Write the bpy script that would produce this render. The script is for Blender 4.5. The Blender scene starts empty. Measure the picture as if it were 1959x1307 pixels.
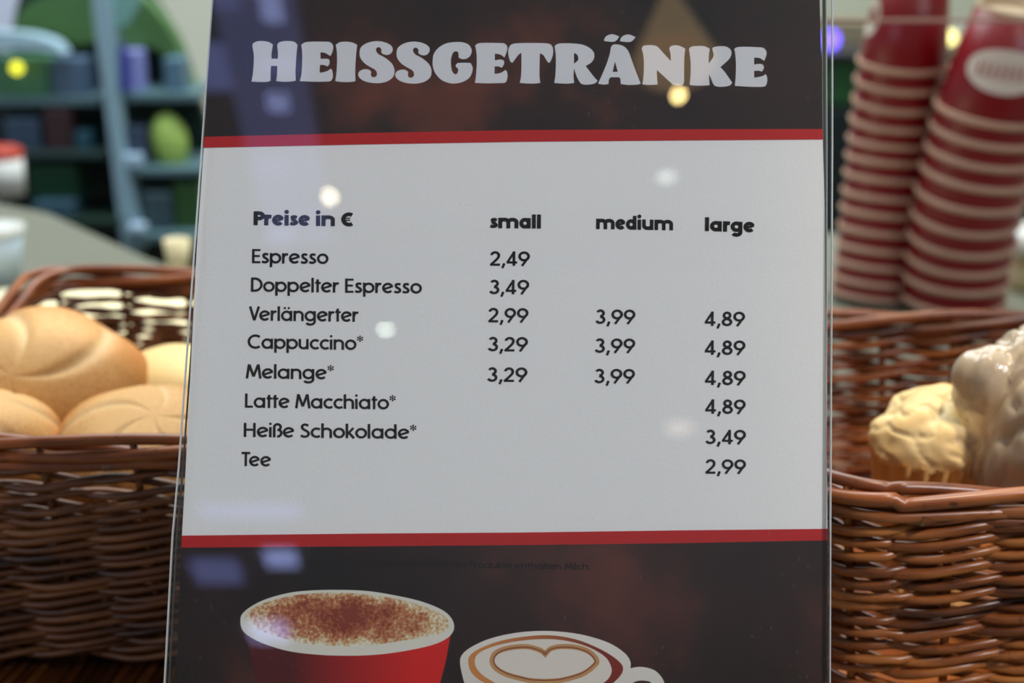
import bpy, bmesh, math, random
from mathutils import Vector, Matrix, noise
from math import sin, cos, pi, radians as R_

sc = bpy.context.scene
COL = sc.collection

# ------------------------------------------------------------------ camera, world, lights, exposure
PITCH = R_(17.0)
CAM = Vector((0, 0, 1.23))
FPX = 50 / 36 * 1959
FWD = Vector((0, cos(PITCH), -sin(PITCH)))
UPV = Vector((0, sin(PITCH), cos(PITCH)))
RGT = Vector((1, 0, 0))
cam_d = bpy.data.cameras.new('camera')
cam = bpy.data.objects.new('camera', cam_d)
COL.objects.link(cam)
cam.location = CAM
cam.rotation_euler = (pi / 2 - PITCH, 0, 0)
cam_d.lens = 50
cam_d.sensor_width = 36
cam_d.clip_start = 0.02
cam_d.dof.use_dof = True
cam_d.dof.focus_distance = 0.472
cam_d.dof.aperture_fstop = 8.0
sc.camera = cam

sc.view_settings.view_transform = 'Standard'
sc.view_settings.look = 'None'
sc.view_settings.gamma = 1
sc.view_settings.exposure = 0.0
sc.view_settings.use_curve_mapping = False

w = bpy.data.worlds.new('world')
sc.world = w
w.use_nodes = True
w.node_tree.nodes['Background'].inputs[0].default_value = (0.75, 0.82, 1.0, 1)
w.node_tree.nodes['Background'].inputs[1].default_value = 0.25


def light(name, kind, loc, target, energy, color, size=0.2, sizey=None, spot=None, blend=0.6):
    d = bpy.data.lights.new(name, kind)
    o = bpy.data.objects.new(name, d)
    COL.objects.link(o)
    o.location = loc
    o.rotation_euler = (Vector(target) - Vector(loc)).to_track_quat('-Z', 'Y').to_euler()
    d.energy = energy
    d.color = color
    if kind == 'AREA':
        d.size = size
        if sizey:
            d.shape = 'RECTANGLE'
            d.size_y = sizey
    elif kind == 'SPOT':
        d.shadow_soft_size = size
        d.spot_size = spot
        d.spot_blend = blend
    else:
        d.shadow_soft_size = size
    return o


# daylight through the shop window (left, behind the camera), warm shop spots above the counter, added unseen fills
light('daylight', 'AREA', (-2.7, -1.3, 1.9), (0, 0.5, 1.1), 16, (0.70, 0.80, 1.0), 1.6, 1.2)
light('key_lamp', 'SPOT', (1.35, -0.60, 2.75), (-0.04, 0.42, 1.09), 122, (1.0, 0.92, 0.84), 0.08, spot=R_(22), blend=0.8)
light('warm_spot', 'SPOT', (0.42, 0.38, 2.5), (0.27, 0.52, 1.02), 66, (1.0, 0.82, 0.58), 0.04, spot=R_(17), blend=0.7)
light('ceiling_fill', 'AREA', (0.3, -3.4, 1.0), (0.3, -3.2, 3.0), 14, (0.78, 0.84, 1.0), 0.6, 0.6)  # added unseen fill, brightens the ceiling that the acrylic mirrors
light('cool_fill', 'AREA', (1.5, -0.7, 2.9), (0.1, 0.5, 1.05), 19, (0.62, 0.74, 1.0), 0.9, 0.5)  # added unseen fill, gives the card its bluish cast
light('counter_spot', 'SPOT', (-0.02, 1.0, 2.5), (-0.16, 0.82, 0.95), 42, (1.0, 0.80, 0.56), 0.05, spot=R_(34))
light('rear_fill', 'SPOT', (-0.15, 1.5, 2.6), (-0.20, 1.08, 0.9), 95, (1.0, 0.92, 0.74), 0.04, spot=R_(19), blend=0.7)  # added unseen fill, makes the gaps of the left basket glow
light('cup_spot', 'SPOT', (0.75, 0.35, 2.3), (0.42, 1.15, 1.05), 9, (1.0, 0.80, 0.6), 0.05, spot=R_(40))
light('shop_fill', 'AREA', (0.0, 2.2, 2.9), (0, 2.5, 0), 90, (0.88, 0.96, 1.0), 2.0, 2.0)

# ------------------------------------------------------------------ helpers


def at(px, py, d):
    """point of the place seen at that pixel, d metres along the view axis"""
    return CAM + d * (FWD + RGT * ((px - 979.5) / FPX) + UPV * ((653.5 - py) / FPX))


def tag(o, label=None, cat=None, group=None, kind=None):
    if label: o['label'] = label
    if cat: o['category'] = cat
    if group: o['group'] = group
    if kind: o['kind'] = kind
    return o


def thing(name, loc, label, cat, group=None, rot=(0, 0, 0)):
    o = bpy.data.objects.new(name, None)
    o.empty_display_size = 0.02
    COL.objects.link(o)
    o.location = loc
    o.rotation_euler = rot
    bpy.context.view_layer.update()
    return tag(o, label, cat, group)


def link(name, me, mat, parent=None, world=True):
    o = bpy.data.objects.new(name, me)
    COL.objects.link(o)
    if mat is not None and not me.materials:
        me.materials.append(mat)
    if parent is not None:
        o.parent = parent
        if world:
            o.matrix_parent_inverse = wm(parent).inverted()
    return o


def wm(o):
    m = Matrix.LocRotScale(o.location, o.rotation_euler, o.scale)
    if o.parent:
        m = wm(o.parent) @ o.matrix_parent_inverse @ m
    return m


def meshof(verts, faces, smooth=False, name='mesh'):
    me = bpy.data.meshes.new(name)
    me.from_pydata([tuple(v) for v in verts], [], faces)
    me.update()
    if smooth:
        me.polygons.foreach_set('use_smooth', [True] * len(me.polygons))
    return me


def bm_mesh(bm, smooth=False):
    me = bpy.data.meshes.new('mesh')
    bm.to_mesh(me)
    bm.free()
    if smooth:
        me.polygons.foreach_set('use_smooth', [True] * len(me.polygons))
    return me


def box_mesh(x0, x1, y0, y1, z0, z1, bev=0.0):
    bm = bmesh.new()
    bmesh.ops.create_cube(bm, size=1)
    for v in bm.verts:
        v.co = Vector((x0 + (v.co.x + .5) * (x1 - x0), y0 + (v.co.y + .5) * (y1 - y0), z0 + (v.co.z + .5) * (z1 - z0)))
    if bev > 0:
        bmesh.ops.bevel(bm, geom=bm.edges[:], offset=bev, segments=2, affect='EDGES', profile=0.5)
    return bm_mesh(bm)


def tube_mesh(pts, r, sides=7, closed=False, cap=True):
    n = len(pts)
    pts = [Vector(p) for p in pts]
    rr = r if isinstance(r, (list, tuple)) else [r] * n
    V, F = [], []
    up = Vector((0, 0, 1))
    for i in range(n):
        a = pts[(i - 1) % n] if (closed or i > 0) else pts[i]
        b = pts[(i + 1) % n] if (closed or i < n - 1) else pts[i]
        t = (b - a).normalized()
        u = up if abs(t.z) < 0.9 else Vector((0, 1, 0))
        s = t.cross(u).normalized()
        q = s.cross(t)
        for k in range(sides):
            an = 2 * pi * k / sides
            V.append(pts[i] + (s * cos(an) + q * sin(an)) * rr[i])
    m = n if closed else n - 1
    for i in range(m):
        j = (i + 1) % n
        for k in range(sides):
            l = (k + 1) % sides
            F.append((i * sides + k, i * sides + l, j * sides + l, j * sides + k))
    if not closed and cap:
        F.append(tuple(reversed(range(sides))))
        F.append(tuple((n - 1) * sides + k for k in range(sides)))
    me = meshof(V, F, True)
    return me


def lathe_mesh(prof, seg=48, cap=False):
    V, F = [], []
    n = len(prof)
    for k in range(seg):
        a = 2 * pi * k / seg
        for r, z in prof:
            V.append((r * cos(a), r * sin(a), z))
    for k in range(seg):
        l = (k + 1) % seg
        for i in range(n - 1):
            F.append((k * n + i, l * n + i, l * n + i + 1, k * n + i + 1))
    return meshof(V, F, True)


# ------------------------------------------------------------------ materials
class NT:
    def __init__(s, name):
        s.m = bpy.data.materials.new(name)
        s.m.use_nodes = True
        s.t = s.m.node_tree
        s.b = s.t.nodes['Principled BSDF']
        s.out = s.t.nodes['Material Output']

    def n(s, ty, **kw):
        x = s.t.nodes.new(ty)
        for k, v in kw.items():
            setattr(x, k, v)
        return x

    def l(s, a, b):
        s.t.links.new(a, b)


def lin(c):
    return tuple(((x / 255) / 12.92 if x / 255 <= 0.04045 else ((x / 255 + 0.055) / 1.055) ** 2.4) for x in c) + (1,)


def mat(name, col, rough=0.5, spec=0.5, metal=0.0, emit=None, estr=0.0, noise_amt=0.0, nscale=30, bump=0.0, bscale=80, coat=0.0, trans=0.0):
    t = NT(name)
    b = t.b
    c = lin(col)
    b.inputs['Base Color'].default_value = c
    b.inputs['Roughness'].default_value = rough
    b.inputs['Specular IOR Level'].default_value = spec
    b.inputs['Metallic'].default_value = metal
    b.inputs['Coat Weight'].default_value = coat
    if emit:
        b.inputs['Emission Color'].default_value = lin(emit)
        b.inputs['Emission Strength'].default_value = estr
    tc = t.n('ShaderNodeTexCoord')
    if noise_amt > 0:
        nz = t.n('ShaderNodeTexNoise')
        nz.inputs['Scale'].default_value = nscale
        nz.inputs['Detail'].default_value = 5
        t.l(tc.outputs['Object'], nz.inputs['Vector'])
        mx = t.n('ShaderNodeMix', data_type='RGBA')
        mx.inputs['A'].default_value = tuple(x * (1 - noise_amt) for x in c[:3]) + (1,)
        mx.inputs['B'].default_value = tuple(min(1, x * (1 + noise_amt)) for x in c[:3]) + (1,)
        t.l(nz.outputs['Fac'], mx.inputs['Factor'])
        t.l(mx.outputs['Result'], b.inputs['Base Color'])
    if bump > 0:
        nz2 = t.n('ShaderNodeTexNoise')
        nz2.inputs['Scale'].default_value = bscale
        nz2.inputs['Detail'].default_value = 4
        t.l(tc.outputs['Object'], nz2.inputs['Vector'])
        bp = t.n('ShaderNodeBump')
        bp.inputs['Strength'].default_value = bump
        bp.inputs['Distance'].default_value = 0.002
        t.l(nz2.outputs['Fac'], bp.inputs['Height'])
        t.l(bp.outputs['Normal'], b.inputs['Normal'])
    return t.m


def wicker_mat(name, c_dark, c_mid, c_light, rough=0.42, spec=0.5):
    t = NT(name)
    tc = t.n('ShaderNodeTexCoord')
    oi = t.n('ShaderNodeObjectInfo')
    mp = t.n('ShaderNodeMapping')
    mp.inputs['Scale'].default_value = (28, 28, 160)
    nz = t.n('ShaderNodeTexNoise')
    nz.inputs['Scale'].default_value = 1
    nz.inputs['Detail'].default_value = 4
    t.l(tc.outputs['Object'], mp.inputs['Vector'])
    t.l(mp.outputs['Vector'], nz.inputs['Vector'])
    ad = t.n('ShaderNodeMath', operation='MULTIPLY_ADD')
    t.l(oi.outputs['Random'], ad.inputs[0])
    ad.inputs[1].default_value = 0.4
    sb = t.n('ShaderNodeMath', operation='MULTIPLY_ADD')
    t.l(nz.outputs['Fac'], sb.inputs[0])
    sb.inputs[1].default_value = 1.3
    sb.inputs[2].default_value = -0.4
    t.l(sb.outputs[0], ad.inputs[2])
    cr = t.n('ShaderNodeValToRGB')
    cr.color_ramp.elements[0].color = lin(c_dark)
    cr.color_ramp.elements[0].position = 0.1
    cr.color_ramp.elements[1].color = lin(c_light)
    cr.color_ramp.elements[1].position = 0.95
    e = cr.color_ramp.elements.new(0.5)
    e.color = lin(c_mid)
    t.l(ad.outputs[0], cr.inputs['Fac'])
    # dark knots
    kz = t.n('ShaderNodeTexNoise')
    kz.inputs['Scale'].default_value = 190
    kz.inputs['Detail'].default_value = 2
    t.l(tc.outputs['Object'], kz.inputs['Vector'])
    kr = t.n('ShaderNodeValToRGB')
    kr.color_ramp.elements[0].position = 0.24
    kr.color_ramp.elements[0].color = (0.35, 0.3, 0.28, 1)
    kr.color_ramp.elements[1].position = 0.34
    kr.color_ramp.elements[1].color = (1, 1, 1, 1)
    t.l(kz.outputs['Fac'], kr.inputs['Fac'])
    mu = t.n('ShaderNodeMix', data_type='RGBA', blend_type='MULTIPLY')
    mu.inputs['Factor'].default_value = 1
    t.l(cr.outputs['Color'], mu.inputs['A'])
    t.l(kr.outputs['Color'], mu.inputs['B'])
    t.l(mu.outputs['Result'], t.b.inputs['Base Color'])
    t.b.inputs['Roughness'].default_value = rough
    t.b.inputs['Specular IOR Level'].default_value = spec
    bp = t.n('ShaderNodeBump')
    bp.inputs['Strength'].default_value = 0.35
    bp.inputs['Distance'].default_value = 0.0006
    t.l(nz.outputs['Fac'], bp.inputs['Height'])
    t.l(bp.outputs['Normal'], t.b.inputs['Normal'])
    return t.m


def emis(name, col, s):
    t = NT(name)
    e = t.n('ShaderNodeEmission')
    e.inputs['Color'].default_value = lin(col)
    e.inputs['Strength'].default_value = s
    t.l(e.outputs[0], t.out.inputs['Surface'])
    return t.m


def clear_mat(name, tint=(1, 1, 1), ior=1.49, rough=0.0, dust=0.0, gain=1.0):
    """thin clear sheet: Fresnel mix of a mirror coat and a clear pass-through, with a little dust"""
    t = NT(name)
    tr = t.n('ShaderNodeBsdfTransparent')
    tr.inputs['Color'].default_value = tuple(tint) + (1,)
    gl = t.n('ShaderNodeBsdfGlossy')
    gl.inputs['Roughness'].default_value = rough
    fr = t.n('ShaderNodeFresnel')
    fr.inputs['IOR'].default_value = ior
    g = t.n('ShaderNodeMath', operation='MULTIPLY')
    g.use_clamp = True
    geo = t.n('ShaderNodeNewGeometry')
    ff = t.n('ShaderNodeMath', operation='MULTIPLY_ADD')   # only the outer faces mirror; both are counted in gain
    t.l(geo.outputs['Backfacing'], ff.inputs[0])
    ff.inputs[1].default_value = -gain
    ff.inputs[2].default_value = gain
    t.l(fr.outputs[0], g.inputs[0])
    t.l(ff.outputs[0], g.inputs[1])
    mx = t.n('ShaderNodeMixShader')
    t.l(g.outputs[0], mx.inputs[0])
    t.l(tr.outputs[0], mx.inputs[1])
    t.l(gl.outputs[0], mx.inputs[2])
    res = mx
    if dust > 0:
        tc = t.n('ShaderNodeTexCoord')
        df = t.n('ShaderNodeBsdfDiffuse')
        df.inputs['Color'].default_value = (0.8, 0.8, 0.8, 1)
        mp = t.n('ShaderNodeMapping')
        mp.inputs['Rotation'].default_value = (0, 0.5, 0)
        mp.inputs['Scale'].default_value = (2600, 300, 420)
        nz = t.n('ShaderNodeTexNoise')
        nz.inputs['Scale'].default_value = 1
        nz.inputs['Detail'].default_value = 2
        t.l(tc.outputs['Object'], mp.inputs['Vector'])
        t.l(mp.outputs['Vector'], nz.inputs['Vector'])
        cr = t.n('ShaderNodeValToRGB')
        cr.color_ramp.elements[0].position = 0.70
        cr.color_ramp.elements[0].color = (0, 0, 0, 1)
        cr.color_ramp.elements[1].position = 0.78
        cr.color_ramp.elements[1].color = (dust, dust, dust, 1)
        t.l(nz.outputs['Fac'], cr.inputs['Fac'])
        ad = t.n('ShaderNodeMath', operation='ADD')
        t.l(cr.outputs['Color'], ad.inputs[0])
        ad.inputs[1].default_value = 0.004
        m2 = t.n('ShaderNodeMixShader')
        t.l(ad.outputs[0], m2.inputs[0])
        t.l(mx.outputs[0], m2.inputs[1])
        t.l(df.outputs[0], m2.inputs[2])
        res = m2
    t.l(res.outputs[0], t.out.inputs['Surface'])
    return t.m


# ------------------------------------------------------------------ the room
M_floor = mat('floor_tiles', (120, 118, 108), 0.5, noise_amt=0.15, nscale=6)
M_wallw = mat('wall_cream', (232, 232, 212), 0.8, noise_amt=0.05, nscale=3)
M_wallb = mat('wall_white', (205, 208, 222), 0.8, noise_amt=0.05, nscale=3)
M_ceil = mat('ceiling_white', (205, 205, 205), 0.9, noise_amt=0.04, nscale=4)
M_beam = mat('ceiling_beam', (150, 155, 180), 0.8)


def struct(name, me, m, label=None):
    o = link(name, me, m)
    o['kind'] = 'structure'
    if label: o['label'] = label
    return o


RX0, RX1, RY0, RY1, RZ = -3.0, 3.0, -5.6, 4.6, 3.0
struct('floor', box_mesh(RX0, RX1, RY0, RY1, -0.05, 0), M_floor)
struct('ceiling', box_mesh(RX0, RX1, RY0, RY1, RZ, RZ + .05), M_ceil)
struct('wall_back', box_mesh(RX0, RX1, RY1, RY1 + .05, 0, RZ), M_wallw)
struct('wall_front', box_mesh(RX0, RX1, RY0 - .05, RY0, 0, RZ), M_wallw)
struct('wall_left', box_mesh(RX0 - .05, RX0, RY0, RY1, 0, RZ), M_wallb)
struct('wall_right', box_mesh(RX1, RX1 + .05, RY0, RY1, 0, RZ), M_wallw)

# ------------------------------------------------------------------ card plane
Uc = Vector((0.0216, 0.9888, 0.1482)).normalized()          # up along the card, in camera axes (x, y up, z ahead)
Rc = Vector((1, -0.0218, 0.0)); Rc = (Rc - Uc * Rc.dot(Uc)).normalized()


def c2w(v): return RGT * v.x + UPV * v.y + FWD * v.z


CU, CR = c2w(Uc), c2w(Rc)
CN = CR.cross(CU).normalized()
if CN.dot(FWD) > 0: CN = -CN
D0 = 0.472
CP = CAM + FWD * D0                                         # card plane passes here


def cardpt(px, py):
    """card coordinates (u, v) in metres of the print seen there"""
    d = FWD + RGT * ((px - 979.5) / FPX) + UPV * ((653.5 - py) / FPX)
    t = (CP - CAM).dot(CN) / d.dot(CN)
    p = CAM + d * t - CP
    return Vector((p.dot(CR), p.dot(CU)))


def cardw(u, v, lift=0.0):
    return CP + CR * u + CU * v + CN * lift


ZT = 0.90            # counter top
V_TOP = cardpt(980, -95).y
# v where the card would meet the counter
V_TAB = (ZT - CP.z) / CU.z
V_BOT = V_TAB + 0.010
card_root_loc = cardw(0, V_TAB)
M_CARD = Matrix((CR, CU, CN)).transposed().to_4x4()
card = thing('menu_card', cardw(0, V_BOT), 'paper hot drinks price list with brown bands and red stripes in the clear stand', 'menu card', rot=M_CARD.to_euler())
M_CARDT = Matrix.Translation(CP) @ M_CARD


def spl(pts, closed=True, sub=6):
    """Catmull-Rom through points; a point with a third item is a corner"""
    n = len(pts)
    out = []
    m = n if closed else n - 1
    for i in range(m):
        p0, p1, p2, p3 = (pts[(i + k) % n] if closed else pts[max(0, min(n - 1, i + k))] for k in (-1, 0, 1, 2))
        a, b = Vector(p1[:2]), Vector(p2[:2])
        ch = (b - a)
        t1 = ch if len(p1) > 2 else (b - Vector(p0[:2])) / 2
        t2 = ch if len(p2) > 2 else (Vector(p3[:2]) - a) / 2
        for t in (t1, t2):
            if t.length > 1.6 * ch.length and t.length > 0:
                t *= 1.6 * ch.length / t.length
        for k in range(sub):
            s = k / sub
            out.append(a * (2 * s**3 - 3 * s**2 + 1) + t1 * (s**3 - 2 * s**2 + s) + b * (-2 * s**3 + 3 * s**2) + t2 * (s**3 - s**2))
    if not closed:
        out.append(Vector(pts[-1][:2]))
    return out


def fill_part(name, loops, m, lift, parent, label=None):
    """loops: card-coordinate loops (outer and holes); flat print"""
    cu = bpy.data.curves.new('c', 'CURVE')
    cu.dimensions = '2D'
    cu.fill_mode = 'BOTH'
    for lp in loops:
        s = cu.splines.new('POLY')
        s.points.add(len(lp) - 1)
        for i, p in enumerate(lp):
            s.points[i].co = (p[0], p[1], 0, 1)
        s.use_cyclic_u = True
    tmp = bpy.data.objects.new('tmp', cu)
    me = bpy.data.meshes.new_from_object(tmp)
    bpy.data.objects.remove(tmp)
    bpy.data.curves.remove(cu)
    for v in me.vertices:
        p = Vector((v.co.x, v.co.y, lift))
        v.co = M_CARDT @ p
    me.materials.clear()
    # normals toward the reader
    bm = bmesh.new()
    bm.from_mesh(me)
    bm.normal_update()
    for f in bm.faces:
        if f.normal.dot(CN) < 0:
            f.normal_flip()
    bm.to_mesh(me)
    bm.free()
    o = link(name, me, m, parent)
    if label: o['label'] = label
    return o


def pxloop(pts, ox=0, oy=0, s=1.0, smooth=True, sub=6):
    q = [((p[0] / s + ox), (p[1] / s + oy)) + tuple(p[2:]) for p in pts]
    q = spl(q, True, sub) if smooth else q
    return [cardpt(p[0], p[1]) for p in q]


def uvt(name):
    t = NT(name)
    tc = t.n('ShaderNodeTexCoord')
    return t, tc


# print materials
M_paper = mat('paper_white', (228, 228, 226), 0.7, 0.2, bump=0.04, bscale=900)
M_red = mat('print_red', (178, 18, 20), 0.6, 0.2)
M_ink = mat('print_ink', (24, 20, 17), 0.7, 0.1)
M_ink2 = mat('print_ink_small', (15, 11, 11), 0.7, 0.1)
M_title = mat('print_title', (208, 209, 212), 0.7, 0.2)


def brown_print(name, seed, lo=(13, 8, 8), mid=(40, 20, 17), hi=(112, 54, 36)):
    t, tc = uvt(name)
    mp = t.n('ShaderNodeMapping')
    mp.inputs['Location'].default_value = (seed, seed * .7, 0)
    nz = t.n('ShaderNodeTexNoise')
    nz.inputs['Scale'].default_value = 16
    nz.inputs['Detail'].default_value = 5
    nz.inputs['Roughness'].default_value = 0.55
    t.l(tc.outputs['Object'], mp.inputs['Vector'])
    t.l(mp.outputs['Vector'], nz.inputs['Vector'])
    cr = t.n('ShaderNodeValToRGB')
    el = cr.color_ramp.elements
    el[0].position, el[0].color = 0.36, lin(lo)
    el[1].position, el[1].color = 0.78, lin(hi)
    e = el.new(0.55)
    e.color = lin(mid)
    t.l(nz.outputs['Fac'], cr.inputs['Fac'])
    t.l(cr.outputs['Color'], t.b.inputs['Base Color'])
    t.b.inputs['Roughness'].default_value = 0.6
    t.b.inputs['Specular IOR Level'].default_value = 0.2
    return t.m


M_brown1 = brown_print('print_brown_top', 3.1)
M_brown2 = brown_print('print_brown_bottom', 5.2, (18, 7, 5), (42, 20, 15), (96, 46, 33))

vt = cardpt(980, -95).y


def edge_x(poly, v):
    for (u0, v0), (u1, v1) in zip(poly, poly[1:]):
        if (v0 - v) * (v1 - v) <= 0:
            return u0 + (u1 - u0) * (v - v0) / (v1 - v0)
    return poly[-1][0]


Lp = [cardpt(*p) for p in ((410, -95), (405, 0), (390, 281), (376, 480), (355, 898), (348, 1025), (337, 1307))]
Rp = [cardpt(*p) for p in ((1567, -95), (1568, 0), (1574, 265), (1578, 400), (1583, 1012), (1583, 1307))]
dl = (Lp[-1] - Lp[-2]).normalized(); dr = (Rp[-1] - Rp[-2]).normalized()
Lp.append(Lp[-1] + dl * ((V_BOT - Lp[-1].y) / dl.y)); Rp.append(Rp[-1] + dr * ((V_BOT - Rp[-1].y) / dr.y))
# paper sheet with thickness
out = Lp + list(reversed(Rp))
bm = bmesh.new()
vs = [bm.verts.new(cardw(p.x, p.y, 0)) for p in out]
f = bm.faces.new(vs)
bm.normal_update()
if f.normal.dot(CN) < 0: f.normal_flip()
r = bmesh.ops.extrude_face_region(bm, geom=[f])
for v in [g for g in r['geom'] if isinstance(g, bmesh.types.BMVert)]:
    v.co -= CN * 0.0006
bmesh.ops.recalc_face_normals(bm, faces=bm.faces)
link('sheet', bm_mesh(bm), M_paper, card)


def seg(poly, pa, pb):
    """edge points of a side polyline between two v values, top first"""
    a, b = max(pa, pb), min(pa, pb)
    r = [Vector((edge_x(poly, a), a))]
    r += [p for p in poly if b < p.y < a]
    r.append(Vector((edge_x(poly, b), b)))
    return r


def fit(line):
    """a stripe edge given by pixels -> card points ordered left to right, clipped to the sheet's sides"""
    P = [cardpt(*p) for p in line]
    P[0].x = edge_x(Lp, P[0].y)
    P[-1].x = edge_x(Rp, P[-1].y)
    return P


t_up = fit([(393, 262), (700, 254.5), (1000, 249), (1300, 247.5), (1573, 247)])
t_lo = fit([(390, 283), (700, 276.5), (1000, 271.5), (1300, 269), (1574, 267)])
b_up = fit([(348, 1025), (700, 1021), (1000, 1019), (1300, 1015), (1583, 1012)])
b_lo = fit([(347, 1048), (700, 1045.5), (1000, 1043), (1300, 1039.5), (1583, 1034)])


def band(top, bot):
    return top + list(reversed(seg(Rp, top[-1].y, bot[-1].y)))[::-1][1:-1] + list(reversed(bot)) + list(reversed(seg(Lp, top[0].y, bot[0].y)))[1:-1]


top_line = [Vector((edge_x(Lp, V_TOP), V_TOP)), Vector((edge_x(Rp, V_TOP), V_TOP))]
Lp[0].y = Rp[0].y = V_TOP
top_line = [Lp[0].copy(), Rp[0].copy()]
bot_line = [Lp[-1].copy(), Rp[-1].copy()]
fill_part('brown_band', [band(top_line, t_up)], M_brown1, 0.0001, card, 'dark brown printed band behind the title')
fill_part('brown_band', [band(b_lo, bot_line)], M_brown2, 0.0001, card, 'dark brown printed band with the two cups')
fill_part('red_stripe', [band(t_up, t_lo)], M_red, 0.00012, card, 'red printed stripe under the title')
fill_part('red_stripe', [band(b_up, b_lo)], M_red, 0.00012, card, 'red printed stripe under the prices')

# ---- title lettering, drawn as outlines
A, B, C3 = (480, 60, 5.762), (810, 60, 5.762), (1130, 60, 5.597)
c = 'c'
S_ = [(1198, 240), (1212, 180), (1270, 135), (1350, 112), (1430, 112), (1510, 135), (1555, 170), (1563, 210), (1540, 248), (1500, 262), (1458, 252), (1437, 230), (1440, 205), (1425, 182), (1400, 177), (1380, 195), (1385, 225), (1410, 255), (1450, 275), (1510, 315), (1560, 365), (1583, 430), (1570, 500), (1510, 550), (1420, 572), (1320, 568), (1240, 545), (1195, 510), (1183, 475), (1200, 440), (1245, 420), (1295, 422), (1326, 447), (1322, 478), (1335, 502), (1362, 507), (1387, 488), (1388, 455), (1365, 422), (1310, 392), (1250, 350), (1208, 295)]
E_A = [(555, 150, c), (600, 122), (680, 115), (800, 115), (870, 120), (903, 150), (908, 190), (895, 240), (878, 272, c), (855, 262), (820, 240), (768, 232, c), (768, 305, c), (810, 303), (850, 305), (868, 325), (865, 360), (848, 388, c), (825, 380), (800, 372), (762, 372, c), (758, 457, c), (800, 452), (850, 435), (880, 412, c), (895, 430), (905, 480), (900, 520), (880, 548), (850, 555), (700, 557), (540, 550, c), (558, 470), (565, 350), (565, 230)]
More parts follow.
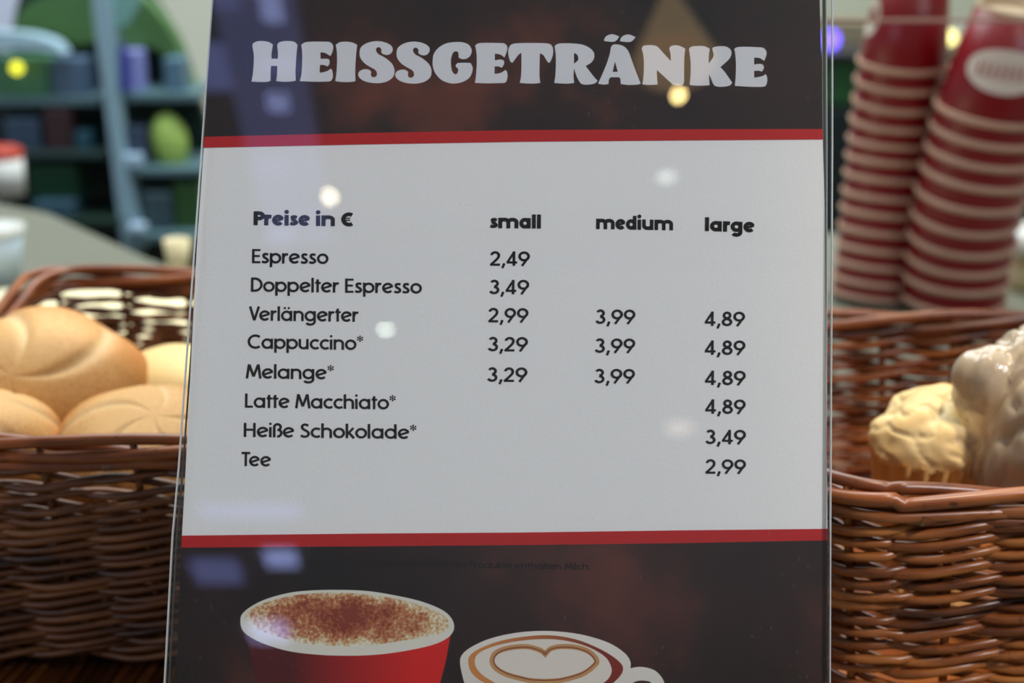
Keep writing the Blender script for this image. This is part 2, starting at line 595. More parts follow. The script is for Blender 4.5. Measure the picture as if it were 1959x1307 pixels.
TITLE = [
    (A, [[(18, 150), (60, 115), (125, 108), (200, 120), (243, 148, c), (235, 200), (228, 250), (228, 303, c), (298, 303, c), (298, 230), (290, 155, c), (310, 125), (360, 110), (420, 108), (480, 118), (515, 150, c), (505, 230), (498, 330), (492, 450), (495, 545, c), (440, 555), (360, 557), (280, 550, c), (288, 480), (292, 383, c), (222, 383, c), (218, 470), (218, 545, c), (180, 558), (100, 560), (8, 555, c), (22, 470), (32, 350), (32, 250)]]),
    (A, [E_A]),
    (A, [[(935, 150, c), (980, 122), (1050, 115), (1120, 125), (1172, 150, c), (1163, 230), (1155, 330), (1150, 450), (1153, 550, c), (1100, 560), (1000, 560), (930, 550, c), (942, 470), (950, 350), (948, 230)]]),
    (A, [S_]),
    (A, [[(x + 408, y + 5) for x, y in S_]]),
    (B, [[(102, 330), (115, 250), (170, 180), (250, 135), (340, 120), (430, 122), (500, 150), (532, 205), (520, 265), (480, 300), (430, 308), (388, 290, c), (385, 240), (365, 222), (335, 230), (315, 265), (303, 330), (310, 410), (325, 455), (355, 475), (378, 455), (382, 415), (360, 395), (358, 370), (380, 350, c), (450, 347), (520, 350, c), (543, 400), (535, 460), (500, 520), (430, 560), (350, 577), (270, 568), (190, 530), (130, 460), (105, 390)]]),
    (B, [[(570, 158, c), (610, 133), (700, 128), (820, 130), (890, 135), (922, 165), (925, 200), (910, 250), (893, 290, c), (870, 272), (840, 255), (788, 247, c), (788, 322, c), (830, 313), (870, 315), (890, 335), (885, 370), (865, 403, c), (840, 392), (820, 388), (785, 388, c), (785, 470, c), (830, 465), (870, 450), (905, 425, c), (922, 450), (928, 500), (915, 550), (890, 570), (800, 573), (700, 575), (568, 570, c), (580, 480), (588, 350), (585, 240)]]),
    (B, [[(935, 240), (940, 190), (965, 150), (1010, 135), (1100, 130), (1250, 130), (1350, 133), (1400, 145), (1425, 180), (1430, 240), (1415, 300), (1392, 345), (1370, 340), (1345, 300), (1320, 262), (1285, 243, c), (1282, 300), (1280, 400), (1280, 500), (1288, 570, c), (1230, 577), (1150, 577), (1062, 570, c), (1075, 500), (1080, 400), (1080, 240, c), (1050, 258), (1010, 310), (982, 345), (960, 335), (945, 300)]]),
    (B, [[(1445, 165, c), (1480, 140), (1550, 133), (1650, 135), (1760, 150), (1840, 190), (1880, 240), (1880, 300), (1845, 350), (1788, 382, c), (1820, 425), (1870, 490), (1920, 548, c), (1890, 575), (1830, 588), (1770, 588), (1730, 570), (1690, 500), (1660, 410, c), (1655, 490), (1662, 570, c), (1600, 578), (1520, 577), (1442, 570, c), (1455, 480), (1460, 350), (1458, 250)],
          [(1660, 240, c), (1690, 255), (1707, 290), (1700, 325), (1660, 358, c)]]),
    (C3, [[(216, 175), (240, 145), (290, 142), (350, 160), (390, 195), (415, 240), (440, 310), (480, 420), (535, 560, c), (500, 572), (400, 575), (322, 565, c), (318, 515), (305, 493, c), (212, 493, c), (195, 520), (190, 565, c), (140, 572), (78, 562, c), (120, 470), (170, 350), (205, 240)],
           [(260, 325, c), (290, 435, c), (235, 435, c)],
           [(140, 103, c), (155, 65), (190, 40), (240, 33), (305, 55, c), (285, 90), (250, 112), (200, 112)],
           [(312, 106, c), (327, 68), (362, 43), (412, 36), (480, 62, c), (457, 93), (422, 115), (372, 115)]]),
    (C3, [[(545, 190, c), (560, 160), (600, 150), (670, 150), (720, 170), (770, 225), (858, 320, c), (855, 250), (840, 185, c), (860, 160), (910, 150), (960, 160), (1013, 188, c), (1003, 270), (1000, 400), (1000, 540, c), (985, 575), (940, 583), (890, 575), (850, 545), (780, 480), (708, 415, c), (710, 490), (717, 570, c), (660, 575), (600, 575), (553, 568, c), (565, 480), (570, 350), (562, 250)]]),
    (C3, [[(1052, 190, c), (1080, 165), (1150, 158), (1220, 162), (1275, 188, c), (1265, 260), (1263, 345, c), (1290, 310), (1315, 260), (1300, 185, c), (1325, 168), (1390, 160), (1450, 165), (1495, 195), (1507, 240), (1480, 300), (1388, 385, c), (1430, 430), (1480, 500), (1515, 550, c), (1490, 580), (1420, 595), (1350, 592), (1315, 570), (1290, 510), (1265, 460, c), (1268, 520), (1273, 578, c), (1200, 583), (1120, 582), (1058, 575, c), (1068, 480), (1070, 350), (1062, 260)]]),
    (C3, [[(1537, 190, c), (1575, 170), (1680, 167), (1800, 172), (1850, 180), (1880, 215), (1880, 260), (1858, 318, c), (1830, 300), (1800, 285), (1750, 283, c), (1750, 358, c), (1790, 350), (1835, 354), (1853, 380), (1848, 410), (1832, 433, c), (1800, 423), (1750, 425, c), (1750, 497, c), (1800, 490), (1850, 475), (1868, 458, c), (1885, 480), (1890, 530), (1875, 580), (1840, 595), (1700, 595), (1543, 585, c), (1552, 480), (1555, 350), (1548, 250)]]),
]
for (ox, oy, s), loops in TITLE:
    fill_part('title_letter', [pxloop(lp, ox, oy, s) for lp in loops], M_title, 0.00014, card)

# ---- body lettering: a geometric sans made of strokes


def arc(cx, cy, rx, ry, a0, a1, n=None):
    n = n or max(5, int(abs(a1 - a0) / 12))
    return [(cx + rx * cos(R_(a0 + (a1 - a0) * i / n)), cy + ry * sin(R_(a0 + (a1 - a0) * i / n))) for i in range(n + 1)]


def sp(*p):
    return [tuple(q) for q in spl(list(p), False, 5)]


def glyphs(w, xh, bold=False):
    h = w / 2
    r = (xh - w) / 2
    cy = xh / 2
    s0 = h + .03                 # stem x
    cx = s0 + r                  # ring right of a stem
    ox = h + r + .02             # lone ring
    st = s0 + 2 * r              # stem to the right of a ring (a, d, g)
    nw = .23 + h * .8            # half width of the n arch
    G = {}
    th = .62 if bold else .9
    ring = lambda x: (arc(x, cy, r, r, 0, 360, 30), 1)
    L = lambda *p: (list(p), 1)
    G['o'] = ([ring(ox)], 2 * ox)
    G['c'] = ([(arc(ox, cy, r, r, 48, 312), 1)], 2 * ox - .12)
    G['e'] = ([(arc(ox, cy, r, r, 22, 318), 1), ([(ox - r * .93, cy - r * .28), (ox + r * .93 + h * .5, cy + r * .42)], th)], 2 * ox - .02)
    G['a'] = ([ring(ox), L((ox + r, 0), (ox + r, xh - .01))], ox + r + h + .07)
    G['ä'] = ([ring(ox), L((ox + r, 0), (ox + r, xh - .01)), ('dot', (ox - .12, xh + .18), .075), ('dot', (ox + .14, xh + .18), .075)], ox + r + h + .07)
    G['d'] = ([ring(ox), L((ox + r, 0), (ox + r, 1.03))], ox + r + h + .07)
    G['g'] = ([ring(ox), (([(ox + r, xh - .01), (ox + r, -.02)] + arc(ox, -.03, r, .2, -8, -150)), 1)], ox + r + h + .07)
    G['p'] = ([ring(cx), L((s0, xh), (s0, -.27))], cx + r + h + .03)
    G['l'] = ([L((s0, 0), (s0, 1.03))], s0 + h + .07)
    G['i'] = ([L((s0, 0), (s0, xh - .01)), ('dot', (s0, xh + .22), h * 1.18)], s0 + h + .07)
    ar = lambda x0, x1: [(x0, xh * .5)] + arc((x0 + x1) / 2, xh * .6, (x1 - x0) / 2, xh * .4 - h, 180, 0) + [(x1, 0)]
    G['n'] = ([L((s0, 0), (s0, xh)), (ar(s0, s0 + 2 * nw - .06), 1)], s0 + 2 * nw - .06 + h + .06)
    G['h'] = ([L((s0, 0), (s0, 1.03)), (ar(s0, s0 + 2 * nw - .06), 1)], s0 + 2 * nw - .06 + h + .06)
    a = 2 * nw - .1
    G['m'] = ([L((s0, 0), (s0, xh)), (ar(s0, s0 + a), 1), (ar(s0 + a, s0 + 2 * a), 1)], s0 + 2 * a + h + .06)
    x1 = s0 + 2 * nw - .08
    G['u'] = ([([(s0, xh)] + [(s0, xh * .42)] + arc((s0 + x1) / 2, xh * .4, (x1 - s0) / 2, xh * .4 - h, 180, 360) + [(x1, xh * .42)], 1), L((x1, 0), (x1, xh))], x1 + h + .07)
    G['r'] = ([L((s0, 0), (s0, xh)), (sp((s0, xh * .5), (s0 + .07, xh * .76), (s0 + .17, xh - h - .01), (s0 + .29 + h * .3, xh - h - .03)), 1)], s0 + .34 + h * .2)
    G['s'] = ([(sp((.42 + h * .4, xh - h * 1.5), (.30, xh - h), (.17 + h * .1, xh - h - .03), (.08 + h, xh * .73), (.18 + h * .3, xh * .57), (.33, xh * .46), (.40 + h * .3, xh * .30), (.36 + h * .2, h + .04), (.22, h), (.05, h + .05)), 1 if not bold else .85)], .50 + h * .5)
    G['t'] = ([L((.15 + h * .5, 0), (.15 + h * .5, .92)), ([(.03, xh - h * .9), (.34 + h * .7, xh - h * .9)], .85), ([(.05, xh - h), (.15 + h * .5, .88)], .5)], .36 + h * .5)
    G['k'] = ([L((s0, 0), (s0, 1.03)), L((s0 + .05, .30), (s0 + .40, xh)), L((s0 + .12, .40), (s0 + .44, 0))], s0 + .50)
    G['z'] = ([([(.05, xh - h), (.46, xh - h), (.06, h), (.48, h)], 1)], .53)
    G['f'] = ([(([(.15, 0), (.15, .82)] + arc(.31, .84, .16, .13, 180, 60)), 1), ([(.02, xh - h), (.36, xh - h)], .9)], .38)
    G['E'] = ([L((s0, 0), (s0, 1)), ([(s0, 1 - h), (.56, 1 - h)], .85), ([(s0, .51), (.52, .51)], .85), ([(s0, h), (.56, h)], .85)], .62)
    G['D'] = ([L((s0, 0), (s0, 1)), (arc(s0 + .17, .5, .43, .5 - h, 90, -90), 1), ([(s0, 1 - h), (s0 + .18, 1 - h)], 1), ([(s0, h), (s0 + .18, h)], 1)], .80)
    G['V'] = ([([(.08, 1), (.37, .02)], 1), ([(.66, 1), (.37, .02)], 1)], .68)
    G['C'] = ([(arc(.5, .5, .5 - h, .5 - h, 50, 310), 1)], .88)
    G['M'] = ([L((.07, 0), (.20, 1)), ([(.21, .98), (.49, .14)], 1), ([(.77, .98), (.49, .14)], 1), L((.92, 0), (.78, 1))], 1.0)
    G['L'] = ([L((s0, 1), (s0, 0)), ([(s0, h), (.53, h)], .9)], .57)
    G['H'] = ([L((s0, 0), (s0, 1)), L((.68, 0), (.68, 1)), ([(s0, .52), (.68, .52)], .9)], .82)
    G['S'] = ([(sp((.50, .84), (.40, .91), (.28, 1 - h), (.15, .86), (.12, .73), (.19, .61), (.33, .52), (.47, .42), (.53, .28), (.46, .13), (.30, h), (.16, .09), (.05, .17)), 1)], .64)
    G['T'] = ([([(.0, 1 - h), (.58, 1 - h)], 1), L((.29, 0), (.29, 1 - h))], .50)
    G['P'] = ([L((s0, 0), (s0, 1)), (arc(s0 + .20, .68, .27, .32 - h, 90, -90), 1), ([(s0, 1 - h), (s0 + .21, 1 - h)], 1), ([(s0, .36 + h), (s0 + .21, .36 + h)], 1)], s0 + .46 + h * .6)
    G['ß'] = ([([(s0, 0), (s0, .72)] + arc(s0 + .2, .73, .2, .27 - h, 180, -50), 1), (sp((s0 + .20, .54), (s0 + .33, .51), (s0 + .42, .40), (s0 + .43, .25), (s0 + .33, .09), (s0 + .18, h)), 1)], s0 + .52)
    G['A'] = ([([(.05, 0), (.37, 1)], 1), ([(.69, 0), (.37, 1)], 1), ([(.17, .32), (.57, .32)], .8)], .74)
    G['*'] = ([('petal', (.22, .80), .22)], .46)
    G['!'] = ([L((.1, .3), (.1, 1)), ('dot', (.1, .08), .085)], .28)
    G['.'] = ([('dot', (.1, .08), .085)], .24)
    G[','] = ([([(.17, .12), (.07, -.17)], .9), ('dot', (.155, .09), .085)], .27)
    G[' '] = ([], .34)
    G['€'] = ([(arc(.52, .5, .36, .5 - h, 55, 305), 1), ([(.02, .58), (.60, .58)], .3), ([(.02, .43), (.60, .43)], .3)], .84)
    G['2'] = ([(arc(.33, .71, .22, .29 - h, 172, 0, 14) + sp((.55, .70), (.50, .54), (.30, .30), (.07, .055)), 1), ([(.04, h * .95), (.62, h * .95)], .95)], .68)
    G['3'] = ([(arc(.30, .735, .19, .265 - h, 155, -90, 16), 1), (arc(.29, .285, .235, .285 - h, 90, -160, 16), 1)], .64)
    G['4'] = ([L((.47, 0), (.47, 1)), ([(.49, .97), (.09, .26)], .9), ([(.03, .235), (.66, .235)], .95)], .70)
    G['8'] = ([(arc(.34, .74, .185, .26 - h, 0, 360, 24), 1), (arc(.34, .28, .235, .28 - h, 0, 360, 28), 1)], .68)
    G['9'] = ([(arc(.36, .66, .27, .34 - h, 0, 360, 28), 1), ([(.60, .57), (.24, 0)], .95)], .73)
    return G


G_REG = glyphs(.142, .73)
G_BOLD = glyphs(.25, .77, True)
G_SMALL = glyphs(.15, .73)


def ribbon(pts, wd):
    P = [Vector(p) for p in pts]
    # drop doubled points
    Q = [P[0]]
    for p in P[1:]:
        if (p - Q[-1]).length > 1e-4: Q.append(p)
    closed = (Q[0] - Q[-1]).length < 1e-3 and len(Q) > 3
    if closed: Q = Q[:-1]
    n = len(Q)
    V = []
    for i in range(n):
        if closed or 0 < i < n - 1:
            t1 = (Q[i] - Q[i - 1]).normalized(); t2 = (Q[(i + 1) % n] - Q[i]).normalized()
            n1 = Vector((-t1.y, t1.x)); n2 = Vector((-t2.y, t2.x))
            m = (n1 + n2)
            m = m.normalized() if m.length > .2 else n1
            k = 1 / max(.55, m.dot(n1))
            o = m * (wd / 2 * k)
        else:
            t = (Q[1] - Q[0]).normalized() if i == 0 else (Q[-1] - Q[-2]).normalized()
            o = Vector((-t.y, t.x)) * (wd / 2)
        V += [Q[i] + o, Q[i] - o]
    F = [(2 * i, 2 * i + 1, 2 * ((i + 1) % n) + 1, 2 * ((i + 1) % n)) for i in range(n if closed else n - 1)]
    return V, F


def text_line(name, s, x0, y0, x1, y1, cap, G, w, m, label=None, track=0.0):
    """one printed line: starts at pixel (x0,y0) on its baseline, ends at (x1,y1)"""
    W = 0
    V, F = [], []
    for ch in s:
        strokes, adv = G[ch]
        for st in strokes:
            if st[0] == 'dot':
                (cx, cy), rr = st[1], st[2]
                b = len(V)
                V += [Vector((cx + W + rr * cos(k * pi / 8), cy + rr * sin(k * pi / 8))) for k in range(16)]
                F.append(tuple(b + k for k in range(16)))
            elif st[0] == 'petal':
                (cx, cy), rr = st[1], st[2]
                for k in range(6):
                    a = k * pi / 3 + pi / 2
                    dx, dy = cos(a), sin(a)
                    nx, ny = -dy, dx
                    b = len(V)
                    for (l, hw) in ((0, .014), (.40, .018), (.66, .048), (.88, .048), (1, .016)):
                        V += [Vector((cx + W + dx * rr * l + nx * hw, cy + dy * rr * l + ny * hw)), Vector((cx + W + dx * rr * l - nx * hw, cy + dy * rr * l - ny * hw))]
                    F += [(b + 2 * i, b + 2 * i + 1, b + 2 * i + 3, b + 2 * i + 2) for i in range(4)]
            else:
                v, f = ribbon(st[0], w * st[1])
                b = len(V)
                V += [Vector((p.x + W, p.y)) for p in v]
                F += [tuple(b + i for i in q) for q in f]
        W += adv + track
    xa = min(p.x for p in V); xb = max(p.x for p in V)
    P0, P1 = cardpt(x0, y0), cardpt(x1, y1)
    ex = (P1 - P0)
    # vertical unit: card height of cap pixels, leaning like the sheet
    ey = cardpt(x0 + cap * 0.012, y0 - cap) - P0
    VV = []
    for p in V:
        q = P0 + ex * ((p.x - xa) / (xb - xa)) + ey * p.y
        VV.append(cardw(q.x, q.y, 0.00014))
    me = meshof(VV, F)
    bm = bmesh.new(); bm.from_mesh(me); bm.normal_update()
    for f in bm.faces:
        if f.normal.dot(CN) < 0: f.normal_flip()
    bm.to_mesh(me); bm.free()
    o = link(name, me, m, card)
    if label: o['label'] = label
    return o


for s, x0, y0, x1, y1, cap in [('Preise in €', 485.3, 430.9, 675.7, 433.3, 26.4), ('small', 937.4, 436.7, 1034.7, 437.4, 26.0),
                               ('medium', 1140.5, 438.3, 1287.4, 440.8, 25.6), ('large', 1348.6, 442.2, 1443.7, 444.7, 25.6)]:
    text_line('heading_text', s, x0, y0, x1, y1, cap, G_BOLD, .265, M_ink, 'bold black column heading %s' % s)
for s, x0, y0, x1, y1 in [('Espresso', 482.3, 503.6, 628.5, 505.2), ('Doppelter Espresso', 480.2, 558.1, 807.3, 561.8),
                          ('Verlängerter', 476.3, 613.4, 686.2, 615.9), ('Cappuccino*', 473.9, 667.0, 694.8, 669.9),
                          ('Melange*', 470.2, 724.0, 638.7, 726.2), ('Latte Macchiato*', 468.9, 780, 757.2, 783.6),
                          ('Heiße Schokolade*', 466.5, 836.1, 796.9, 840.2), ('Tee', 462.1, 891.8, 518.5, 892.7)]:
    text_line('drink_name', s, x0, y0, x1, y1, 27.0, G_REG, .156, M_ink, 'black printed line %s' % s.replace('*', ''))
for s, x0, y0, x1, y1 in [('2,49', 937.1, 508.3, 1013.7, 508.9), ('3,49', 936, 562.8, 1012.4, 563.2), ('2,99', 933.8, 616.6, 1011, 617.4),
                          ('3,29', 933.3, 672.1, 1010, 672.6), ('3,29', 932, 730.3, 1009, 730.8),
                          ('3,99', 1139, 619.6, 1215.5, 620.2), ('3,99', 1137.7, 675, 1215.2, 675.6), ('3,99', 1137, 733.2, 1214.7, 733.8),
                          ('4,89', 1348.2, 623.6, 1425.2, 624.2), ('4,89', 1348.2, 678.8, 1426, 679.3), ('4,89', 1348.7, 736.6, 1426.5, 737.2),
                          ('4,89', 1349.2, 791.6, 1426.4, 792.2), ('3,49', 1349.2, 849.6, 1426.9, 850.2), ('2,99', 1349, 906.2, 1426.9, 906.8)]:
    text_line('price', s, x0, y0, x1, y1, 27.4, G_REG, .156, M_ink, None, 0.02)
text_line('small_print', '*Allergeninformation! Die gekennzeichneten Produkte enthalten Milch.', 487, 1080, 1129, 1090.5, 12.6, G_SMALL, .16, M_ink2, 'nearly invisible black small print')

# ---- printed pictures of the two cups
K = (380, 1100, 3.767)


def foam_mat():
    t, tc = uvt('print_foam')
    # card-plane coordinates: object space is the world here, so u = x and a slope up the card
    nz = t.n('ShaderNodeTexNoise'); nz.inputs['Scale'].default_value = 900; nz.inputs['Detail'].default_value = 4
    nz.inputs['Roughness'].default_value = .65
    t.l(tc.outputs['Object'], nz.inputs['Vector'])
    c0 = CP + CR * cardpt(660, 1182).x + CU * cardpt(660, 1182).y
    mp = t.n('ShaderNodeMapping', vector_type='POINT')
    # distance falloff from the middle of the foam, wide in u and low in v
    sub = t.n('ShaderNodeVectorMath', operation='SUBTRACT'); sub.inputs[1].default_value = tuple(c0)
    t.l(tc.outputs['Object'], sub.inputs[0])
    du = t.n('ShaderNodeVectorMath', operation='DOT_PRODUCT'); du.inputs[1].default_value = tuple(CR / 0.040)
    dv = t.n('ShaderNodeVectorMath', operation='DOT_PRODUCT'); dv.inputs[1].default_value = tuple(CU / 0.0105)
    t.l(sub.outputs[0], du.inputs[0]); t.l(sub.outputs[0], dv.inputs[0])
    s1 = t.n('ShaderNodeMath', operation='MULTIPLY'); t.l(du.outputs['Value'], s1.inputs[0]); t.l(du.outputs['Value'], s1.inputs[1])
    s2 = t.n('ShaderNodeMath', operation='MULTIPLY'); t.l(dv.outputs['Value'], s2.inputs[0]); t.l(dv.outputs['Value'], s2.inputs[1])
    s3 = t.n('ShaderNodeMath', operation='ADD'); t.l(s1.outputs[0], s3.inputs[0]); t.l(s2.outputs[0], s3.inputs[1])
    big = t.n('ShaderNodeTexNoise'); big.inputs['Scale'].default_value = 120; big.inputs['Detail'].default_value = 3
    t.l(tc.outputs['Object'], big.inputs['Vector'])
    a1 = t.n('ShaderNodeMath', operation='MULTIPLY_ADD'); t.l(s3.outputs[0], a1.inputs[0]); a1.inputs[1].default_value = -0.52; a1.inputs[2].default_value = 0.25
    a2 = t.n('ShaderNodeMath', operation='MULTIPLY_ADD'); t.l(big.outputs['Fac'], a2.inputs[0]); a2.inputs[1].default_value = .55; t.l(a1.outputs[0], a2.inputs[2])
    a3 = t.n('ShaderNodeMath', operation='MULTIPLY_ADD'); t.l(nz.outputs['Fac'], a3.inputs[0]); a3.inputs[1].default_value = .75; t.l(a2.outputs[0], a3.inputs[2])
    cr = t.n('ShaderNodeValToRGB')
    el = cr.color_ramp.elements
    el[0].position, el[0].color = 0.50, lin((222, 218, 200))
    el[1].position, el[1].color = 0.90, lin((128, 52, 34))
    e = el.new(.60); e.color = lin((206, 180, 134))
    e = el.new(.72); e.color = lin((176, 108, 70))
    t.l(a3.outputs[0], cr.inputs['Fac'])
    t.l(cr.outputs['Color'], t.b.inputs['Base Color'])
    t.b.inputs['Roughness'].default_value = .7
    t.b.inputs['Specular IOR Level'].default_value = .2
    return t.m


def grad_mat(name, cA, cB, pA, pB, scale=1.0):
    """printed gradient across the card from pixel pA to pB"""
    t, tc = uvt(name)
    a, b = cardpt(*pA), cardpt(*pB)
    A3, B3 = cardw(a.x, a.y), cardw(b.x, b.y)
    d = B3 - A3
    sub = t.n('ShaderNodeVectorMath', operation='SUBTRACT'); sub.inputs[1].default_value = tuple(A3)
    t.l(tc.outputs['Object'], sub.inputs[0])
    dp = t.n('ShaderNodeVectorMath', operation='DOT_PRODUCT'); dp.inputs[1].default_value = tuple(d / d.length_squared)
    t.l(sub.outputs[0], dp.inputs[0])
    cr = t.n('ShaderNodeValToRGB')
    cr.color_ramp.elements[0].color = lin(cA); cr.color_ramp.elements[1].color = lin(cB)
    t.l(dp.outputs['Value'], cr.inputs['Fac'])
    t.l(cr.outputs['Color'], t.b.inputs['Base Color'])
    t.b.inputs['Roughness'].default_value = .65
    t.b.inputs['Specular IOR Level'].default_value = .2
    return t.m


M_foamrim = mat('print_foam_rim', (214, 212, 198), .7, .2)
M_cupred = grad_mat('print_cup_red', (78, 12, 14), (205, 22, 18), (560, 1290), (800, 1270))
M_cupwhite = grad_mat('print_cup_white', (222, 216, 206), (196, 190, 180), (980, 1200), (960, 1420))
M_brw = grad_mat('print_coffee', (196, 128, 70), (122, 36, 22), (920, 1260), (1150, 1230))
M_tan = mat('print_tan_line', (186, 140, 92), .7, .2)
M_tan2 = mat('print_brown_line', (140, 78, 44), .7, .2)
red = [(470 / 1 + 0, 1224), (868, 1222), (858, 1280), (842, 1400), (828, 1500), (640, 1512), (500, 1500), (486, 1400), (476, 1300)]
fill_part('cup_picture', [[cardpt(*p) for p in [(470, 1215), (862, 1215), (853, 1265), (842, 1307), (815, 1480), (760, 1500), (660, 1506), (560, 1500), (515, 1480), (490, 1307), (482, 1265)]]], M_cupred, .00013, card, 'printed red paper cup')
rimc = [(303, 310), (330, 265), (400, 215), (500, 170), (650, 130), (800, 113), (980, 108), (1200, 115), (1400, 145), (1600, 190), (1750, 250), (1820, 310), (1842, 375), (1820, 430), (1760, 475), (1650, 515), (1450, 555), (1250, 578), (1050, 583), (850, 575), (650, 550), (480, 500), (360, 440), (310, 385)]
fill_part('foam_rim_picture', [pxloop(rimc, *K)], M_foamrim, .00015, card, 'printed pale rim of milk foam')
foam = [(335, 300), (375, 250), (480, 200), (650, 155), (830, 133), (1050, 130), (1250, 145), (1450, 178), (1620, 225), (1760, 290), (1805, 345), (1790, 395), (1700, 435), (1500, 470), (1300, 500), (1100, 515), (900, 510), (720, 485), (520, 430), (390, 380), (340, 340)]
fill_part('foam_picture', [pxloop(foam, *K)], foam_mat(), .00017, card, 'printed milk foam dusted with reddish cocoa')
K2 = (860, 1180, 4.452)
body = [(90, 400), (110, 320), (200, 250), (350, 185), (550, 140), (750, 122), (950, 128), (1150, 158), (1350, 220), (1480, 300), (1535, 370), (1540, 440), (1500, 620), (1380, 850), (1150, 1050), (900, 1120), (600, 1100), (380, 980), (200, 760), (125, 560)]
fill_part('mug_picture', [pxloop(body, *K2)], M_cupwhite, .00015, card, 'printed white china coffee cup')
hnd_o = [(1500, 470), (1540, 440), (1640, 428), (1750, 460), (1820, 540), (1840, 640), (1800, 760), (1680, 850), (1500, 880), (1440, 850), (1460, 800), (1600, 770), (1700, 700), (1725, 620), (1715, 565), (1690, 550), (1620, 545), (1560, 565), (1500, 620)]
fill_part('handle_picture', [pxloop(hnd_o, *K2)], M_cupwhite, .00013, card, 'printed white cup handle')
inner = [(160, 395), (175, 330), (260, 270), (420, 210), (620, 172), (850, 158), (1080, 195), (1290, 280), (1430, 370), (1478, 440), (1440, 520), (1330, 600), (1100, 660), (800, 680), (500, 640), (290, 560), (190, 480)]
fill_part('coffee_picture', [pxloop(inner, *K2)], M_brw, .00017, card, 'printed ring of brown coffee')
milk = [(215, 390), (240, 320), (350, 262), (540, 215), (760, 192), (960, 200), (1160, 250), (1310, 330), (1370, 410), (1375, 490), (1300, 570), (1090, 640), (800, 655), (520, 620), (330, 530), (245, 460)]
M_milk = mat('print_milk', (216, 208, 196), .7, .2)
fill_part('milk_picture', [pxloop(milk, *K2)], M_milk, .00019, card, 'printed white milk froth')
heart = [(815, 320, c), (770, 285), (650, 255), (500, 268), (400, 305), (362, 365), (385, 430), (480, 490), (640, 535), (720, 548), (830, 552, c), (960, 540), (1130, 490), (1230, 420), (1253, 370), (1190, 300), (1080, 262), (950, 255), (860, 275)]


def px_ribbon(name, pts, K, wd, m, lift, label=None):
    q = spl([(p[0] / K[2] + K[0], p[1] / K[2] + K[1]) + tuple(p[2:]) for p in pts], True, 6)
    P = [cardpt(p[0], p[1]) for p in q]
    P.append(P[0].copy())
    sc_ = 1000
    v, f = ribbon([p * sc_ for p in P], wd * sc_)
    me = meshof([cardw(p.x / sc_, p.y / sc_, lift) for p in v], f)
    o = link(name, me, m, card)
    if label: o['label'] = label


px_ribbon('heart_picture', heart, K2, .0016, M_tan, .00021, 'printed tan heart drawn in the froth')
px_ribbon('heart_picture', [(815 + (p[0] - 815) * .965, 400 + (p[1] - 400) * .95 - 2) + tuple(p[2:]) for p in heart], K2, .00045, M_tan2, .00023, 'thin brown inner line of the printed heart')

# ------------------------------------------------------------------ clear acrylic stand around the card
M_acr = clear_mat('acrylic_front', (0.985, 0.99, 0.99), gain=1.7, dust=0.10)
M_acr_b = clear_mat('acrylic_back', (0.98, 0.985, 0.985), gain=0.7)
M_edge = mat('acrylic_edge_lit', (196, 202, 200), .25, .6)  # shine of the clear cut edges put in as a pale colour
M_edge2 = mat('acrylic_edge_shaded', (70, 72, 66), .25, .6)  # shade along the clear edges put in as a dark colour
stand = thing('sign_stand', cardw(0, V_TAB), 'clear acrylic stand leaning back and holding the price list', 'sign stand', rot=(0, 0, 0))
La = [cardpt(*p) for p in ((415.5, -95), (409, 0), (389, 281), (374.6, 480), (344.5, 898), (333, 1025), (318, 1307))]
Ra = [cardpt(*p) for p in ((1589.5, -95), (1589.5, 0), (1589.5, 281), (1588, 600), (1585.5, 1040), (1584.5, 1307))]
for P in (La, Ra):
    d_ = (P[-1] - P[-2]).normalized()
    P.append(P[-1] + d_ * ((V_TAB + .0045 - P[-1].y) / d_.y))
TOPV = V_TOP + .004


def sheet(name, L_, R_2, lift, th, m, front_only=False):
    o_ = [Vector((p.x, p.y)) for p in L_] + [Vector((p.x, p.y)) for p in reversed(R_2)]
    bm = bmesh.new()
    vs = [bm.verts.new(cardw(p.x, p.y, lift)) for p in o_]
    f = bm.faces.new(vs); bm.normal_update()
    if f.normal.dot(CN) < 0: f.normal_flip()
    if not front_only:
        r = bmesh.ops.extrude_face_region(bm, geom=[f])
        for v in [g for g in r['geom'] if isinstance(g, bmesh.types.BMVert)]: v.co -= CN * th
        bmesh.ops.recalc_face_normals(bm, faces=bm.faces)
    return link(name, bm_mesh(bm), m, stand)


def strip(name, P, wd, lift, m, label=None):
    v, f = ribbon([p * 1000 for p in P], wd * 1000)
    n = len(v)
    V2 = [cardw(p.x / 1000, p.y / 1000, lift) for p in v] + [cardw(p.x / 1000, p.y / 1000, lift - .0016) for p in v]
    F2 = list(f) + [tuple(reversed([i + n for i in q])) for q in f]
    for i in range(0, n - 2, 2):
        F2 += [(i, i + 2, i + 2 + n, i + n), (i + 1, i + 1 + n, i + 3 + n, i + 3)]
    o = link(name, meshof(V2, F2), m, stand)
    if label: o['label'] = label


